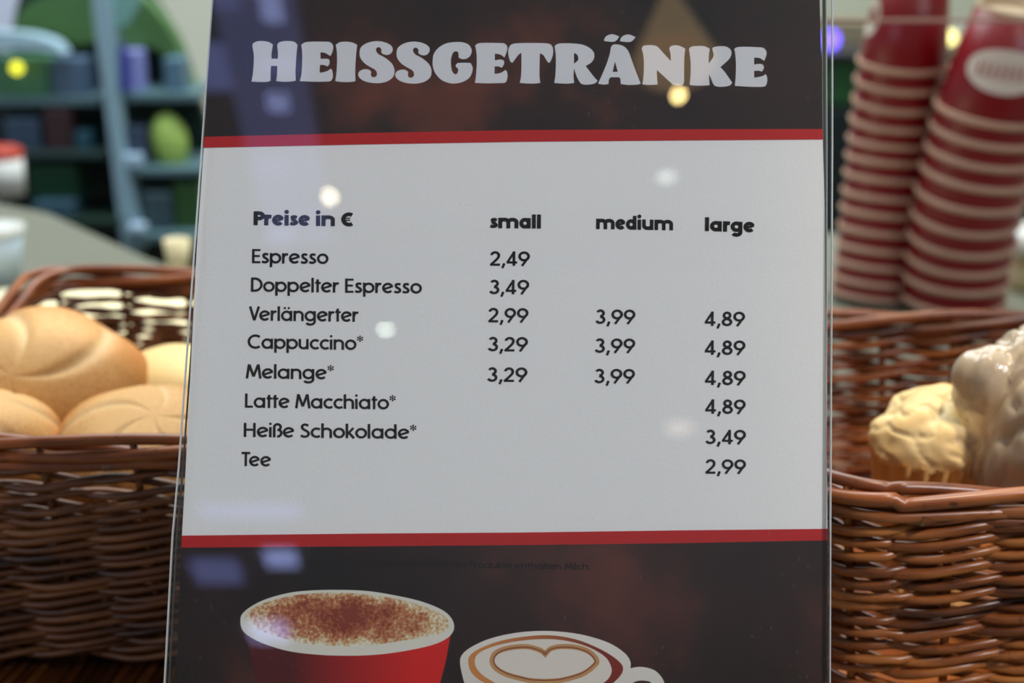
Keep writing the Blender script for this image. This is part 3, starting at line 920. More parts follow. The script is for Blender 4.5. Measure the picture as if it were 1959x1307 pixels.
sheet('front_sheet', La, Ra, .0028, .0020, M_acr)
Lb = [p + Vector((.0004, 0)) for p in La]
Rb = [p + Vector((-.0014 + .0010 * min(1, max(0, i / 5)), 0)) for i, p in enumerate(Ra)]
sheet('back_sheet', Lb, Rb, -.0012, .0018, M_acr_b)
strip('front_edge', Ra, .00032, .0029, M_edge, 'bright cut edge of the front sheet, right')
strip('front_edge', La, .00030, .0029, M_edge, 'bright cut edge of the front sheet, left')
strip('back_edge', Rb, .00025, -.0012, M_edge, 'cut edge of the back sheet, right')
strip('back_edge', [p + Vector((-.0008, 0)) for p in Rb], .0008, -.0015, M_edge2, 'dark strip painted as the shaded gap beside the right edge')
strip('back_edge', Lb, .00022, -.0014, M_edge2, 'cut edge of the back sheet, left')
fx = cardw(0, V_TAB).y
link('foot', box_mesh(La[-1].x - .002, Ra[-1].x + .002, fx - .008, fx + .065, ZT, ZT + .003, .0008), M_acr_b, stand)

# ------------------------------------------------------------------ counter
M_counter = mat('counter_cream', (128, 128, 110), .45, .4, noise_amt=.05, nscale=12)
M_cbody = mat('counter_body', (96, 84, 70), .6, noise_amt=.1, nscale=8)
poly = [(-1.1, .22), (1.25, .22), (1.25, 1.55), (.10, 1.45), (-.10, 1.30), (-.28, 1.27), (-.36, 1.36), (-.52, 1.57), (-1.1, 2.0)]


def prism(poly, z0, z1):
    bm = bmesh.new()
    vs = [bm.verts.new((x, y, z0)) for x, y in poly]
    f = bm.faces.new(vs)
    r = bmesh.ops.extrude_face_region(bm, geom=[f])
    for v in [g for g in r['geom'] if isinstance(g, bmesh.types.BMVert)]: v.co.z = z1
    bmesh.ops.recalc_face_normals(bm, faces=bm.faces)
    return bm_mesh(bm)


counter = thing('serving_counter', (0, .9, 0), 'cream topped shop counter under the wicker baskets and cup stacks', 'counter')
link('worktop', prism(poly, ZT - .04, ZT), M_counter, counter)
link('body', prism([(x * .96, .9 + (y - .9) * .94) for x, y in poly], 0, ZT - .04), M_cbody, counter)

# ------------------------------------------------------------------ wicker
M_wr = wicker_mat('wicker_warm', (62, 28, 11), (140, 76, 32), (194, 122, 60), .33)
M_wl = wicker_mat('wicker_shaded', (40, 20, 10), (104, 58, 27), (152, 96, 50), .45)  # shade on the left basket partly mixed into this darker wicker
M_wrim = wicker_mat('wicker_rim', (78, 38, 18), (130, 70, 34), (170, 104, 54), .33)
M_cut = mat('wicker_cut_end', (166, 140, 104), .8, .2, noise_amt=.2, nscale=400)


class Loop:
    """rounded rectangle path, counter-clockwise, by arc length"""

    def __init__(s, a, b, r):
        s.a, s.b, s.r = a, b, r
        segs = []
        s.pts = []
        step = .0015
        def add_line(p, q):
            L = (Vector(q) - Vector(p)).length
            n = max(1, int(L / step))
            nrm = Vector((Vector(q).y - Vector(p).y, -(Vector(q).x - Vector(p).x))).normalized()
            for i in range(n):
                s.pts.append((Vector(p).lerp(Vector(q), i / n), nrm))
        def add_arc(c_, a0):
            n = max(4, int(r * pi / 2 / step))
            for i in range(n):
                an = a0 + pi / 2 * i / n
                d = Vector((cos(an), sin(an)))
                s.pts.append((Vector(c_) + d * r, d))
        add_line((-a + r, -b), (a - r, -b)); add_arc((a - r, -b + r), -pi / 2)
        add_line((a, -b + r), (a, b - r)); add_arc((a - r, b - r), 0)
        add_line((a - r, b), (-a + r, b)); add_arc((-a + r, b - r), pi / 2)
        add_line((-a, b - r), (-a, -b + r)); add_arc((-a + r, -b + r), pi)
        s.cum = [0]
        for i in range(len(s.pts)):
            s.cum.append(s.cum[-1] + (s.pts[(i + 1) % len(s.pts)][0] - s.pts[i][0]).length)
        s.L = s.cum[-1]

    def at(s, u, off=0.0, k=1.0):
        u = u % s.L
        import bisect
        i = min(bisect.bisect_right(s.cum, u) - 1, len(s.pts) - 1)
        j = (i + 1) % len(s.pts)
        f = (u - s.cum[i]) / max(1e-9, s.cum[i + 1] - s.cum[i])
        p = s.pts[i][0].lerp(s.pts[j][0], f); nrm = s.pts[i][1].lerp(s.pts[j][1], f).normalized()
        return p * k + nrm * off


def make_basket(label, cx, cy, a, b, zb, zr, rr, pitch, rod, nst, m, mrim, seed, rope_L, rope_r, rim_n, wales, sag, loose=0.25, slope=.0015, flare=.93, corner=.028, rotz=0.0):
    rnd = random.Random(seed)
    bk = thing('wicker_basket', (cx, cy, zb), label, 'basket')
    lp = Loop(a, b, corner)
    sp_ = lp.L / nst
    H = zr - zb
    cr_, sr_ = cos(rotz), sin(rotz)

    def wp(u, off, z):
        k = flare + (1 - flare) * (z - zb) / H
        p = lp.at(u, off, k)
        # rim rises a little towards the corners
        dx, dy = min(1, abs(p.x) / a), min(1, abs(p.y) / b)
        lift = sag * (dx ** 3 * dy ** 3) * max(0, (z - zb) / H)
        x, y = p.x * cr_ - p.y * sr_, p.x * sr_ + p.y * cr_
        return Vector((cx + x, cy + y, z + lift))
    # base plate woven flat
    base = Loop(a * flare - .004, b * flare - .004, corner * .8)
    bpoly = [base.at(base.L * i / 60) for i in range(60)]
    link('base', prism([(cx + p.x * cr_ - p.y * sr_, cy + p.x * sr_ + p.y * cr_) for p in bpoly], zb, zb + .006), m, bk)
    # stakes
    for i in range(nst):
        u = (i + .5) * sp_
        pts = [wp(u, 0, zb + H * k / 6) for k in range(7)]
        link('stake', tube_mesh(pts, rod * .95, 6), m, bk)
        # cut end poking out under the border
        if i % 2 == 0:
            p0 = wp(u + .006, -.002, zr - rr * 3.1); p1 = wp(u - .012, rod * 1.5 + .003, zr - rr * 3.3)
            e = link('stake_end', tube_mesh([p0, p0.lerp(p1, .5), p1], rod * 1.05, 8), m, bk)
            e.data.materials.append(M_cut)
            e.data.polygons[-1].material_index = 1
            e.data.polygons[-1].use_smooth = False
    # weavers
    z = zb + .004
    row = 0
    ztop = zr - rr * 2.2
    NS = nst * 8
    wales_z = [zb + rr * (.9 + 1.9 * i) for i in range(wales)]
    if wales:
        z = wales_z[-1] + rr * 1.2
        for i, wz in enumerate(wales_z):
            ph = i * 2 * pi / 3
            r0 = rr * rnd.uniform(.92, 1.08)
            pts, rad = [], []
            for k in range(NS):
                u = lp.L * k / NS
                t = 2 * pi * u / (3 * sp_) + ph
                pts.append(wp(u, .0012 + rod * 1.25 * cos(t), wz + rod * .5 * sin(t)))
                rad.append(r0 * (1 + .10 * sin(t + 1)))
            link('thick_weaver', tube_mesh(pts, rad, 9, True), mrim, bk)
    while z < ztop:
        r0 = rod * rnd.uniform(.86, 1.14)
        fr = (z - zb) / H
        lo = loose * max(0, (fr - .62) / .38)
        j1, j2 = rnd.uniform(0, 6.28), rnd.uniform(0, 6.28)
        pts, rad = [], []
        for k in range(NS):
            u = lp.L * k / NS
            t = pi * (u / sp_ - .5) + row * pi
            wob = rod * .45 * (sin(u * 23 + j1) * .6 + noise.noise((u * 30, row * 3.1, seed)) * 1.3)
            jt = .45 * sin(u * 11 + j2)
            cc = cos(t + jt)
            off = (rod * 1.55 + .0004) * (abs(cc) ** .7 * (1 if cc > 0 else -1))
            pts.append(wp(u, off, z + slope * sin(t + jt) + wob * .6))
            rad.append(r0 * (1 + .12 * noise.noise((u * 18, row * 1.7, seed + 5))))
        link('weaver', tube_mesh(pts, rad, 7, True), m, bk)
        z += pitch * (1 + lo) * rnd.uniform(.9, 1.1)
        row += 1
    # rope border
    NR = 420
    for k in range(rim_n):
        ph = 2 * pi * k / rim_n
        nt = round(lp.L / rope_L)
        r0 = rr * rnd.uniform(.92, 1.06)
        pts = []
        for i in range(NR):
            u = lp.L * i / NR
            t = 2 * pi * nt * u / lp.L + ph + .35 * sin(u * 9 + seed)
            pts.append(wp(u, rope_r * .8 * cos(t), zr - rr * 1.0 + rope_r * 1.0 * sin(t)))
        link('border_rod', tube_mesh(pts, r0, 9, True), mrim, bk)
    for k in range(2):
        pts = []
        for i in range(NR):
            u = lp.L * i / NR
            t = 2 * pi * u / (sp_ * 4) + k * pi
            pts.append(wp(u, rod * .8 + rod * 1.3 * cos(t), zr - rr * 3.1 - k * rod * .5 + rod * .7 * sin(t)))
        link('border_rod', tube_mesh(pts, rr * .82, 9, True), mrim, bk)
    return bk, wp


ZB = .923
# left basket: x -.27 .. .06, y .53 .. .79
make_basket('wicker basket darkened for its shade, holding the bread rolls, left of the sign', -.095, .665, .178, .135, ZB, 1.0255, .0027, .0021, .0017, 32, M_wl, M_wrim, 11, .30, .0042, 3, 0, .006, loose=1.1, slope=.0022)
# right basket
make_basket('warm brown wicker basket holding the muffin and the bagged loaf, right of the sign', .272, .601, .158, .118, ZB + .003, 1.0235, .0028, .0028, .0019, 28, M_wr, M_wrim, 23, .20, .0042, 3, 3, .002, loose=-.05, slope=.0022)

# woven tray
tray = thing('wicker_tray', (.08, .64, ZT), 'flat wicker tray under both baskets, its reed ends showing below the left basket', 'tray')
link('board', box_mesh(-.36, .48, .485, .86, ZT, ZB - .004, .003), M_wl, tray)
rnd = random.Random(4)
x = -.355
i = 0
while x < .475:
    wd = rnd.uniform(.0036, .0052)
    lean = .010
    y0 = .466
    pts = [Vector((x - lean * .6, y0, ZB - .007)), Vector((x, y0 + .012, ZB - .0028)), Vector((x + lean * .5, y0 + .03, ZB - .0016)), Vector((x + lean, y0 + .075, ZB - .0028))]
    link('reed', tube_mesh(pts, wd / 2, 7), M_wr, tray)
    x += wd * 1.12
link('front_rod', tube_mesh([(-.36, .468, ZB - .012), (0, .467, ZB - .011), (.48, .468, ZB - .012)], .004, 8), M_wr, tray)

# ------------------------------------------------------------------ bread rolls


def bread_mat(name, c_pale, c_gold, c_brown):
    t = NT(name)
    tc = t.n('ShaderNodeTexCoord')
    at_ = t.n('ShaderNodeAttribute'); at_.attribute_name = 'crease'
    bk_ = t.n('ShaderNodeAttribute'); bk_.attribute_name = 'bake_shade'
    nz = t.n('ShaderNodeTexNoise'); nz.inputs['Scale'].default_value = 38; nz.inputs['Detail'].default_value = 5
    t.l(tc.outputs['Object'], nz.inputs['Vector'])
    ad = t.n('ShaderNodeMath', operation='MULTIPLY_ADD')
    t.l(nz.outputs['Fac'], ad.inputs[0]); ad.inputs[1].default_value = .7
    t.l(bk_.outputs['Fac'], ad.inputs[2])
    cr = t.n('ShaderNodeValToRGB')
    el = cr.color_ramp.elements
    el[0].position, el[0].color = .3, lin(c_pale)
    el[1].position, el[1].color = 1.0, lin(c_brown)
    e = el.new(.62); e.color = lin(c_gold)
    t.l(ad.outputs[0], cr.inputs['Fac'])
    mx = t.n('ShaderNodeMix', data_type='RGBA')
    t.l(at_.outputs['Fac'], mx.inputs['Factor'])
    t.l(cr.outputs['Color'], mx.inputs['A'])
    mx.inputs['B'].default_value = lin((236, 216, 170))
    t.l(mx.outputs['Result'], t.b.inputs['Base Color'])
    t.b.inputs['Roughness'].default_value = .55
    t.b.inputs['Specular IOR Level'].default_value = .3
    t.b.inputs['Subsurface Weight'].default_value = .0
    n2 = t.n('ShaderNodeTexNoise'); n2.inputs['Scale'].default_value = 260; n2.inputs['Detail'].default_value = 3
    t.l(tc.outputs['Object'], n2.inputs['Vector'])
    bp = t.n('ShaderNodeBump'); bp.inputs['Strength'].default_value = .25; bp.inputs['Distance'].default_value = .0008
    t.l(n2.outputs['Fac'], bp.inputs['Height']); t.l(bp.outputs['Normal'], t.b.inputs['Normal'])
    return t.m


M_bread = bread_mat('bread_crust', (230, 186, 124), (202, 142, 78), (156, 90, 38))
M_bread2 = bread_mat('bread_crust_pale', (240, 214, 150), (228, 190, 122), (196, 140, 74))


def roll_mesh(seed, groove=5, amp=.05):
    rnd = random.Random(seed)
    U, Vn = 96, 48
    V, F, cr, bk = [], [], [], []
    ph = rnd.uniform(0, 6.28)
    for j in range(Vn + 1):
        th = pi * j / Vn               # 0 top
        for i in range(U):
            a = 2 * pi * i / U
            r = sin(th) ** .85 if th < pi / 2 else sin(th) ** .6
            z = (.72 * cos(th)) if th < pi / 2 else .42 * cos(th)
            # spiral grooves on the dome
            g = 0
            if groove and th < pi * .52:
                rad = th / (pi * .5)
                aa = (a + ph - 1.25 * rad) * groove / (2 * pi)
                dd = abs(aa - round(aa)) * 2
                g = math.exp(-(dd / .16) ** 2) * min(1, rad * 4) * (1 - max(0, rad - .8) * 5 if rad > .8 else 1)
                g = max(0, g)
                bulge = .04 * (1 - dd) * 0
            nn = noise.noise((cos(a) * sin(th) * 1.6 + seed, sin(a) * sin(th) * 1.6, cos(th) * 1.6))
            k = 1 + .055 * nn - amp * g
            V.append((r * cos(a) * k, r * sin(a) * k, z * k))
            cr.append(max(0, min(.75, g * .55)))
            bk.append(.12 * nn + .42 * max(0, sin(th * 1.0) ** 3) - .04 if th < pi / 2 else .25)  # random baked tone, plus shade painted onto the lower sides
    for j in range(Vn):
        for i in range(U):
            l = (i + 1) % U
            F.append((j * U + i, (j + 1) * U + i, (j + 1) * U + l, j * U + l))
    me = meshof(V, F, True)
    for nm, dat in (('crease', cr), ('bake_shade', bk)):
        at_ = me.attributes.new(nm, 'FLOAT', 'POINT')
        at_.data.foreach_set('value', dat)
    return me


def roll(px, py, d, r, tilt, label, seed, m, groove=5, zs=1.0):
    o = link('bread_roll', roll_mesh(seed, groove), m)
    o.location = at(px, py, d)
    o.scale = (r, r, r * zs)
    o.rotation_euler = tilt
    return tag(o, label, 'bread roll', 'bread rolls in the left basket')


roll(92, 796, .700, .0535, (-.5, -.75, 2.2), 'large domed bread roll, highest in the left basket', 1, M_bread, 5, 1.35)
roll(-45, 868, .615, .0385, (.25, .1, 1.8), 'bread roll cut off by the left edge of the picture', 2, M_bread, 5, 1.05)
roll(285, 905, .625, .0440, (.35, .15, .2), 'bread roll with swirl lines behind the front rim beside the sign', 3, M_bread, 5, 1.05)
roll(352, 790, .725, .0400, (.1, .1, 1.1), 'pale yellow bread roll at the back, half hidden by the sign', 4, M_bread2, 0, 1.15)

# ------------------------------------------------------------------ muffin
M_muff = bread_mat('muffin_top', (248, 222, 164), (236, 198, 132), (200, 122, 56))
M_case = mat('muffin_side', (226, 176, 104), .6, .3, noise_amt=.25, nscale=90)
mc = at(1788, 848, .615)
muffin = thing('muffin', (mc.x, mc.y, ZB + .009), 'pale ridged muffin in the right basket beside the bag', 'muffin')
U, Vn = 90, 40
V, F, cr, bk = [], [], [], []
mr = .0245
topz = mc.z
for j in range(Vn + 1):
    th = pi * .56 * j / Vn
    for i in range(U):
        a = 2 * pi * i / U
        n1 = noise.noise((cos(a) * sin(th) * 1.8 + 4, sin(a) * sin(th) * 1.8, cos(th) * 2))
        n2 = noise.noise((cos(a) * sin(th) * 4 + 9, sin(a) * sin(th) * 4, cos(th) * 4))
        rid = abs(noise.noise((cos(a) * sin(th) * 2.4 + 2, sin(a) * sin(th) * 2.4, cos(th) * 2.4)))
        k = 1 + .15 * n1 + .02 * n2 - .05 * math.exp(-(rid / .07) ** 2)
        r = sin(min(th, pi / 2)) if th < pi / 2 else 1 - .16 * ((th - pi / 2) / (pi * .12)) ** 2
        z = cos(th)
        V.append((mc.x + r * cos(a) * mr * 1.08 * k, mc.y + r * sin(a) * mr * 1.08 * k, topz + z * mr * .98 * k))
        cr.append(.3 * max(0, n2) + .35 * math.exp(-(rid / .07) ** 2))
        bk.append(.3 * n1 + .45 * max(0, (th - 1.2)))
for j in range(Vn):
    for i in range(U):
        l = (i + 1) % U
        F.append((j * U + i, (j + 1) * U + i, (j + 1) * U + l, j * U + l))
me = meshof(V, F, True)
for nm, dat in (('crease', cr), ('bake_shade', bk)):
    a_ = me.attributes.new(nm, 'FLOAT', 'POINT'); a_.data.foreach_set('value', dat)
link('crown', me, M_muff, muffin)
V, F = [], []
U = 160
zs = [topz - .002, topz - .009, topz - .03, ZB + .009]
for q, z in enumerate(zs):
    for i in range(U):
        a = 2 * pi * i / U
        fl = 1 + .07 * cos(a * 22)
        r = mr * (1.08 - .08 * q) * fl
        V.append((mc.x + r * cos(a), mc.y + r * sin(a), z))
for j in range(len(zs) - 1):
    for i in range(U):
        l = (i + 1) % U
        F.append((j * U + i, (j + 1) * U + i, (j + 1) * U + l, j * U + l))
F.append(tuple(range((len(zs) - 1) * U, len(zs) * U)))
link('fluted_side', meshof(V, F, True), M_case, muffin)

# ------------------------------------------------------------------ bagged loaf
M_loaf = mat('loaf_crust', (226, 192, 142), .6, .3, noise_amt=.2, nscale=60)
t = NT('bag_film')
tr = t.n('ShaderNodeBsdfTransparent'); tr.inputs['Color'].default_value = (.98, .97, .95, 1)
gl = t.n('ShaderNodeBsdfGlossy'); gl.inputs['Roughness'].default_value = .16
df = t.n('ShaderNodeBsdfDiffuse'); df.inputs['Color'].default_value = lin((236, 218, 192))
fr = t.n('ShaderNodeFresnel'); fr.inputs['IOR'].default_value = 1.6
m1 = t.n('ShaderNodeMixShader'); m1.inputs[0].default_value = .48
t.l(tr.outputs[0], m1.inputs[1]); t.l(df.outputs[0], m1.inputs[2])
m2 = t.n('ShaderNodeMixShader'); t.l(fr.outputs[0], m2.inputs[0]); t.l(m1.outputs[0], m2.inputs[1]); t.l(gl.outputs[0], m2.inputs[2])
t.l(m2.outputs[0], t.out.inputs['Surface'])
tcf = t.n('ShaderNodeTexCoord'); nf = t.n('ShaderNodeTexNoise'); nf.inputs['Scale'].default_value = 28; nf.inputs['Detail'].default_value = 3; nf.inputs['Distortion'].default_value = 1.5
t.l(tcf.outputs['Object'], nf.inputs['Vector'])
bf = t.n('ShaderNodeBump'); bf.inputs['Strength'].default_value = .9; bf.inputs['Distance'].default_value = .006
t.l(nf.outputs['Fac'], bf.inputs['Height']); t.l(bf.outputs['Normal'], gl.inputs['Normal'])
M_film = t.m


def blob(center, axes, rot, fn, U=72, Vn=44):
    V, F = [], []
    for j in range(Vn + 1):
        th = pi * j / Vn
        for i in range(U):
            a = 2 * pi * i / U
            d = Vector((sin(th) * cos(a), sin(th) * sin(a), cos(th)))
            k = fn(d)
            p = Vector((d.x * axes[0], d.y * axes[1], d.z * axes[2])) * k
            p.rotate(rot)
            V.append(center + p)
    for j in range(Vn):
        for i in range(U):
            l = (i + 1) % U
            F.append((j * U + i, (j + 1) * U + i, (j + 1) * U + l, j * U + l))
    return meshof(V, F, True)


from mathutils import Euler
bc = at(2005, 822, .600)
bagged = thing('bagged_loaf', (bc.x, bc.y, ZB + .009), 'bread loaf in a crinkled clear plastic bag at the right edge', 'bagged bread')
rot = Euler((.2, .25, -.25))
link('loaf', blob(bc + Vector((.004, .004, -.003)), (.0325, .037, .049), rot, lambda d: 1 + .05 * noise.noise(d * 2)), M_loaf, bagged)


EAR = Vector((-.81, -.12, .58)); EAR.rotate(rot.to_matrix().inverted())
EAR = Vector((EAR.x / .037, EAR.y / .042, EAR.z / .054)).normalized()


def bagfn(d):
    w1 = noise.noise(d * 2.3 + Vector((3, 1, 0)))
    w2 = abs(noise.noise(Vector((d.x * 5 + d.z * 2, d.y * 5 + 7, d.z * 1.4 - d.x * 1.2 + 2))))
    k = 1 + .08 * w1 - .07 * (1 - min(1, w2 / .30))
    q = d.dot(EAR)                              # the twisted ear of the bag
    if q > .93: k += .40 * ((q - .93) / .07) ** 1.5
    return k


link('bag', blob(bc, (.037, .042, .054), rot, bagfn, 110, 70), M_film, bagged)

# ------------------------------------------------------------------ cup stacks
M_cup = mat('cup_red', (138, 12, 24), .35, .5)
M_lip = mat('cup_lip_cream', (208, 168, 142), .45, .4)
M_cupin = mat('cup_base_cream', (216, 190, 160), .6, .3)
M_logo = mat('cup_logo_white', (236, 222, 208), .5, .3)
M_logored = mat('cup_logo_red', (170, 60, 50), .5, .3)


def cup_meshes(rim, base, h, lipr):
    # inverted: rim at z = 0, base on top at z = h
    wall = lathe_mesh([(rim - .0012, .002), (rim - .0002, .004), (base, h), (base - .0015, h), (base - .0020, h - .006), (0.0001, h - .006)], 48)
    L = []
    for k in range(13):
        a = 2 * pi * k / 12
        L.append((rim + lipr * .55 * cos(a) + .0004, .0045 + lipr * sin(a)))
    lip = lathe_mesh(L, 48)
    ring = lathe_mesh([(base + .0002, h - .0045), (base + .0005, h - .001), (base + .0001, h + .0006), (base - .0018, h + .0004), (base - .002, h - .005)], 48)
    return wall, lip, ring


def patch(rim, base, h, a0, a1, z0, z1, fn, off=.0004, n=24):
    """ellipse printed on the cup wall; fn(s,t) -> keep"""
    V, F = [], []
    for j in range(n + 1):
        for i in range(n + 1):
            s, q = i / n * 2 - 1, j / n * 2 - 1
            # map the square onto the disc
            x_ = s * math.sqrt(max(0, 1 - q * q / 2)); y_ = q * math.sqrt(max(0, 1 - s * s / 2))
            z = (z0 + z1) / 2 + (z1 - z0) / 2 * y_
            a = (a0 + a1) / 2 + (a1 - a0) / 2 * x_
            rr_ = rim + (base - rim) * (z - .004) / (h - .004) + off
            V.append((rr_ * cos(a), rr_ * sin(a), z))
    for j in range(n):
        for i in range(n):
            p = j * (n + 1) + i
            F.append((p, p + 1, p + n + 2, p + n + 1))
    return meshof(V, F, True)


def stroke_patch(rim, base, h, path, wd, off=.0008):
    """a stroke drawn on the wall; path in (angle, z)"""
    v, f = ribbon([(p[0] * rim * 1000, p[1] * 1000) for p in path], wd * 1000)
    V = []
    for q in v:
        a, z = q.x / (rim * 1000), q.y / 1000
        rr_ = rim + (base - rim) * (z - .004) / (h - .004) + off
        V.append((rr_ * cos(a), rr_ * sin(a), z))
    return meshof(V, f)


def cup_stack(path, rim, base, h, lipr, which, group, logo_a, logo_span, size):
    """path: list of (px, py, dist) of rim centres from the bottom up"""
    wall, lip, ring = cup_meshes(rim, base, h, lipr)
    pts = [at(*p) for p in path]
    n = len(pts)
    for i in range(n):
        a_ = pts[max(0, i - 1)]; b_ = pts[min(n - 1, i + 1)]
        ax = (b_ - a_).normalized()
        q = Vector((0, 0, 1)).rotation_difference(ax)
        pos = 'topmost' if i == n - 1 else ('lowest visible' if i == 0 else None)
        ordn = ['second', 'third', 'fourth', 'fifth', 'sixth', 'seventh', 'eighth', 'ninth', 'tenth', 'eleventh', 'twelfth', 'thirteenth', 'fourteenth', 'fifteenth', 'sixteenth', 'seventeenth']
        if pos == 'topmost':
            lab = 'red paper cup with white logo, topmost of the %s upturned stack' % which
        elif pos:
            lab = 'red paper cup with cream lip at the bottom of the %s upturned stack' % which
        else:
            lab = 'red paper cup with cream lip, %s from the top of the %s stack' % (ordn[n - 2 - i], which)
        e = bpy.data.objects.new('paper_cup', None)
        COL.objects.link(e); e.empty_display_size = .02
        e.location = pts[i]
        e.rotation_euler = (q.to_matrix().to_4x4() @ Matrix.Rotation(0 if i == n - 1 else i * .03, 4, 'Z')).to_euler()
        tag(e, lab, 'paper cup', group)
        ms = [('wall', wall, M_cup), ('lip', lip, M_lip)]
        if i == n - 1: ms.append(('base_ring', ring, M_cupin))
        for nm, me_, m_ in ms:
            o = link(nm, me_, m_, e, False)
        if i == n - 1:
            disc = lathe_mesh([(base - .002, h - .0055), (.0001, h - .0055)], 32)
            link('base', disc, M_cupin, e, False)
            z0, z1 = logo_span
            lg = link('logo', patch(rim, base, h, logo_a - .62 * size, logo_a + .62 * size, z0, z1, None), M_logo, e, False)
            lg['label'] = 'white oval emblem'
            # reddish lettering, illegible in the photograph: short strokes along the oval
            rr2 = random.Random(3)
            zc = (z0 + z1) / 2
            V, F = [], []
            for k in range(8):
                ca = logo_a + (-.40 + .8 * k / 7) * size
                hh = (z1 - z0) * .17
                path_ = [(ca - .03, zc - hh), (ca - .02, zc + hh), (ca + .03, zc + hh * .4), (ca + .0, zc), (ca + .035, zc - hh)]
                me_ = stroke_patch(rim, base, h, path_, .0011)
                b0 = len(V)
                V += [v.co.copy() for v in me_.vertices]; F += [tuple(b0 + ii for ii in p.vertices) for p in me_.polygons]
                bpy.data.meshes.remove(me_)
            lt = link('logo_lettering', meshof(V, F), M_logored, e, False)
            lt['label'] = 'blurred red lettering on the oval'


def interp(tab, t):
    for (t0, a0), (t1, a1) in zip(tab, tab[1:]):
        if t0 <= t <= t1:
            f = (t - t0) / (t1 - t0)
            return tuple(a + (b - a) * f for a, b in zip(a0, a1))
    return tab[-1][1]


# left stack, lips from the counter up
ys = [566, 538, 507, 476, 443, 408, 375, 341, 308, 275, 238, 200, 163, 126]
tabL = [(0, (1661, 1.262)), (.45, (1690, 1.235)), (.75, (1708, 1.215)), (1, (1726, 1.19))]
pl = []
for y in ys:
    a_ = interp(tabL, (640 - y) / (640 - 126))
    pl.append((a_[0], y + 3, a_[1]))
cup_stack(pl, .0365, .0275, .078, .0025, 'left', 'paper cups of the left stack', -pi / 2 - 1.55, (.026, .062), .75)
ysr = [570, 532, 495, 456, 416, 376, 336, 296, 256, 216]
tabR = [(0, (1810, 1.235)), (.35, (1832, 1.205)), (.6, (1851, 1.18)), (1, (1893, 1.145))]
pr = []
for y in ysr:
    a_ = interp(tabR, (640 - y) / (640 - 216))
    pr.append((a_[0], y + 3, a_[1]))
cup_stack(pr, .0435, .0300, .088, .0029, 'right', 'paper cups of the right stack', -pi / 2 - .25, (.028, .062), 1.35)

# glass screen hanging in front of the cups: only its lower edge shows
gs = thing('glass_screen', at(1800, 36, .98), 'clear glass screen whose lower edge crosses in front of the cup tops', 'glass screen')
g0 = at(1590, 36, 1.0); 
M_gl = clear_mat('screen_glass', (.93, .93, .90))
M_gle = mat('screen_edge', (190, 150, 130), .4, .5)
link('pane', box_mesh(.20, .62, g0.y - .004, g0.y, g0.z, g0.z + .35), M_gl, gs)
link('lower_edge', box_mesh(.20, .62, g0.y - .005, g0.y + .001, g0.z - .0022, g0.z), M_gle, gs)
link('clamp', box_mesh(.60, .63, g0.y - .02, g0.y + .02, ZT, g0.z + .35), M_gle, gs)

# ------------------------------------------------------------------ things on the far part of the counter
M_cream = mat('jar_cream', (226, 214, 172), .5, .4)
M_white = mat('jar_white', (232, 232, 224), .4, .5)
p = at(1960, 585, 1.30)
jar = thing('storage_jar', (p.x + .012, p.y, ZT), 'cream jar with a white lid behind the right cup stack', 'jar')
hz = at(1935, 470, 1.30).z - ZT
o = link('body', lathe_mesh([(.0001, 0), (.034, 0), (.036, .01), (.036, hz - .012), (.033, hz), (.0001, hz)], 40), M_cream, jar, False)
o = link('lid', lathe_mesh([(.0001, hz), (.040, hz), (.041, hz + .006), (.039, hz + .018), (.02, hz + .021), (.0001, hz + .021)], 40), M_white, jar, False)
p = at(343, 530, 1.33)
mug = thing('drinking_cup', (p.x, p.y, ZT), 'small cream cup on the counter beyond the left basket', 'cup')
link('body', lathe_mesh([(.0001, 0), (.009, 0), (.0125, .035), (.0115, .035), (.008, .004), (.0001, .004)], 32), M_cream, mug, False)
p = at(12, 545, 1.30)
tub = thing('food_tub', (p.x - .01, p.y, ZT), 'pale blue white tub on the counter at the left edge', 'tub')
link('body', lathe_mesh([(.0001, 0), (.022, 0), (.029, .050), (.027, .050), (.020, .004), (.0001, .004)], 40), mat('tub_pale', (196, 212, 222), .4), tub, False)
link('lid', lathe_mesh([(.030, .048), (.031, .054), (.0001, .056)], 40), M_white, tub, False)
board = tag(link('glow_board', box_mesh(-.62, -.06, .93, 1.215, ZT, ZT + .008, .003), mat('board_cream', (240, 230, 190), .6, noise_amt=.04, nscale=20)), 'flat cream board, added as the glow seen through the weave behind the left basket', 'board')  # cream board added so that the weave gaps look lit

# ------------------------------------------------------------------ green display stand
M_green = mat('stand_green', (76, 116, 62), .6, noise_amt=.35, nscale=9)
M_dgreen = mat('stand_dark_green', (20, 44, 36), .6, noise_amt=.4, nscale=7)
M_steel = mat('stand_post_blue', (150, 182, 196), .4, .5)
M_shelf = mat('stand_shelf', (92, 122, 128), .45, .5)
DS = 2.35
st = thing('display_stand', at(200, 500, DS) * 1, 'green display stand with pale blue post and shelves beyond the counter', 'display stand')
st.location.z = 0
bpy.context.view_layer.update()


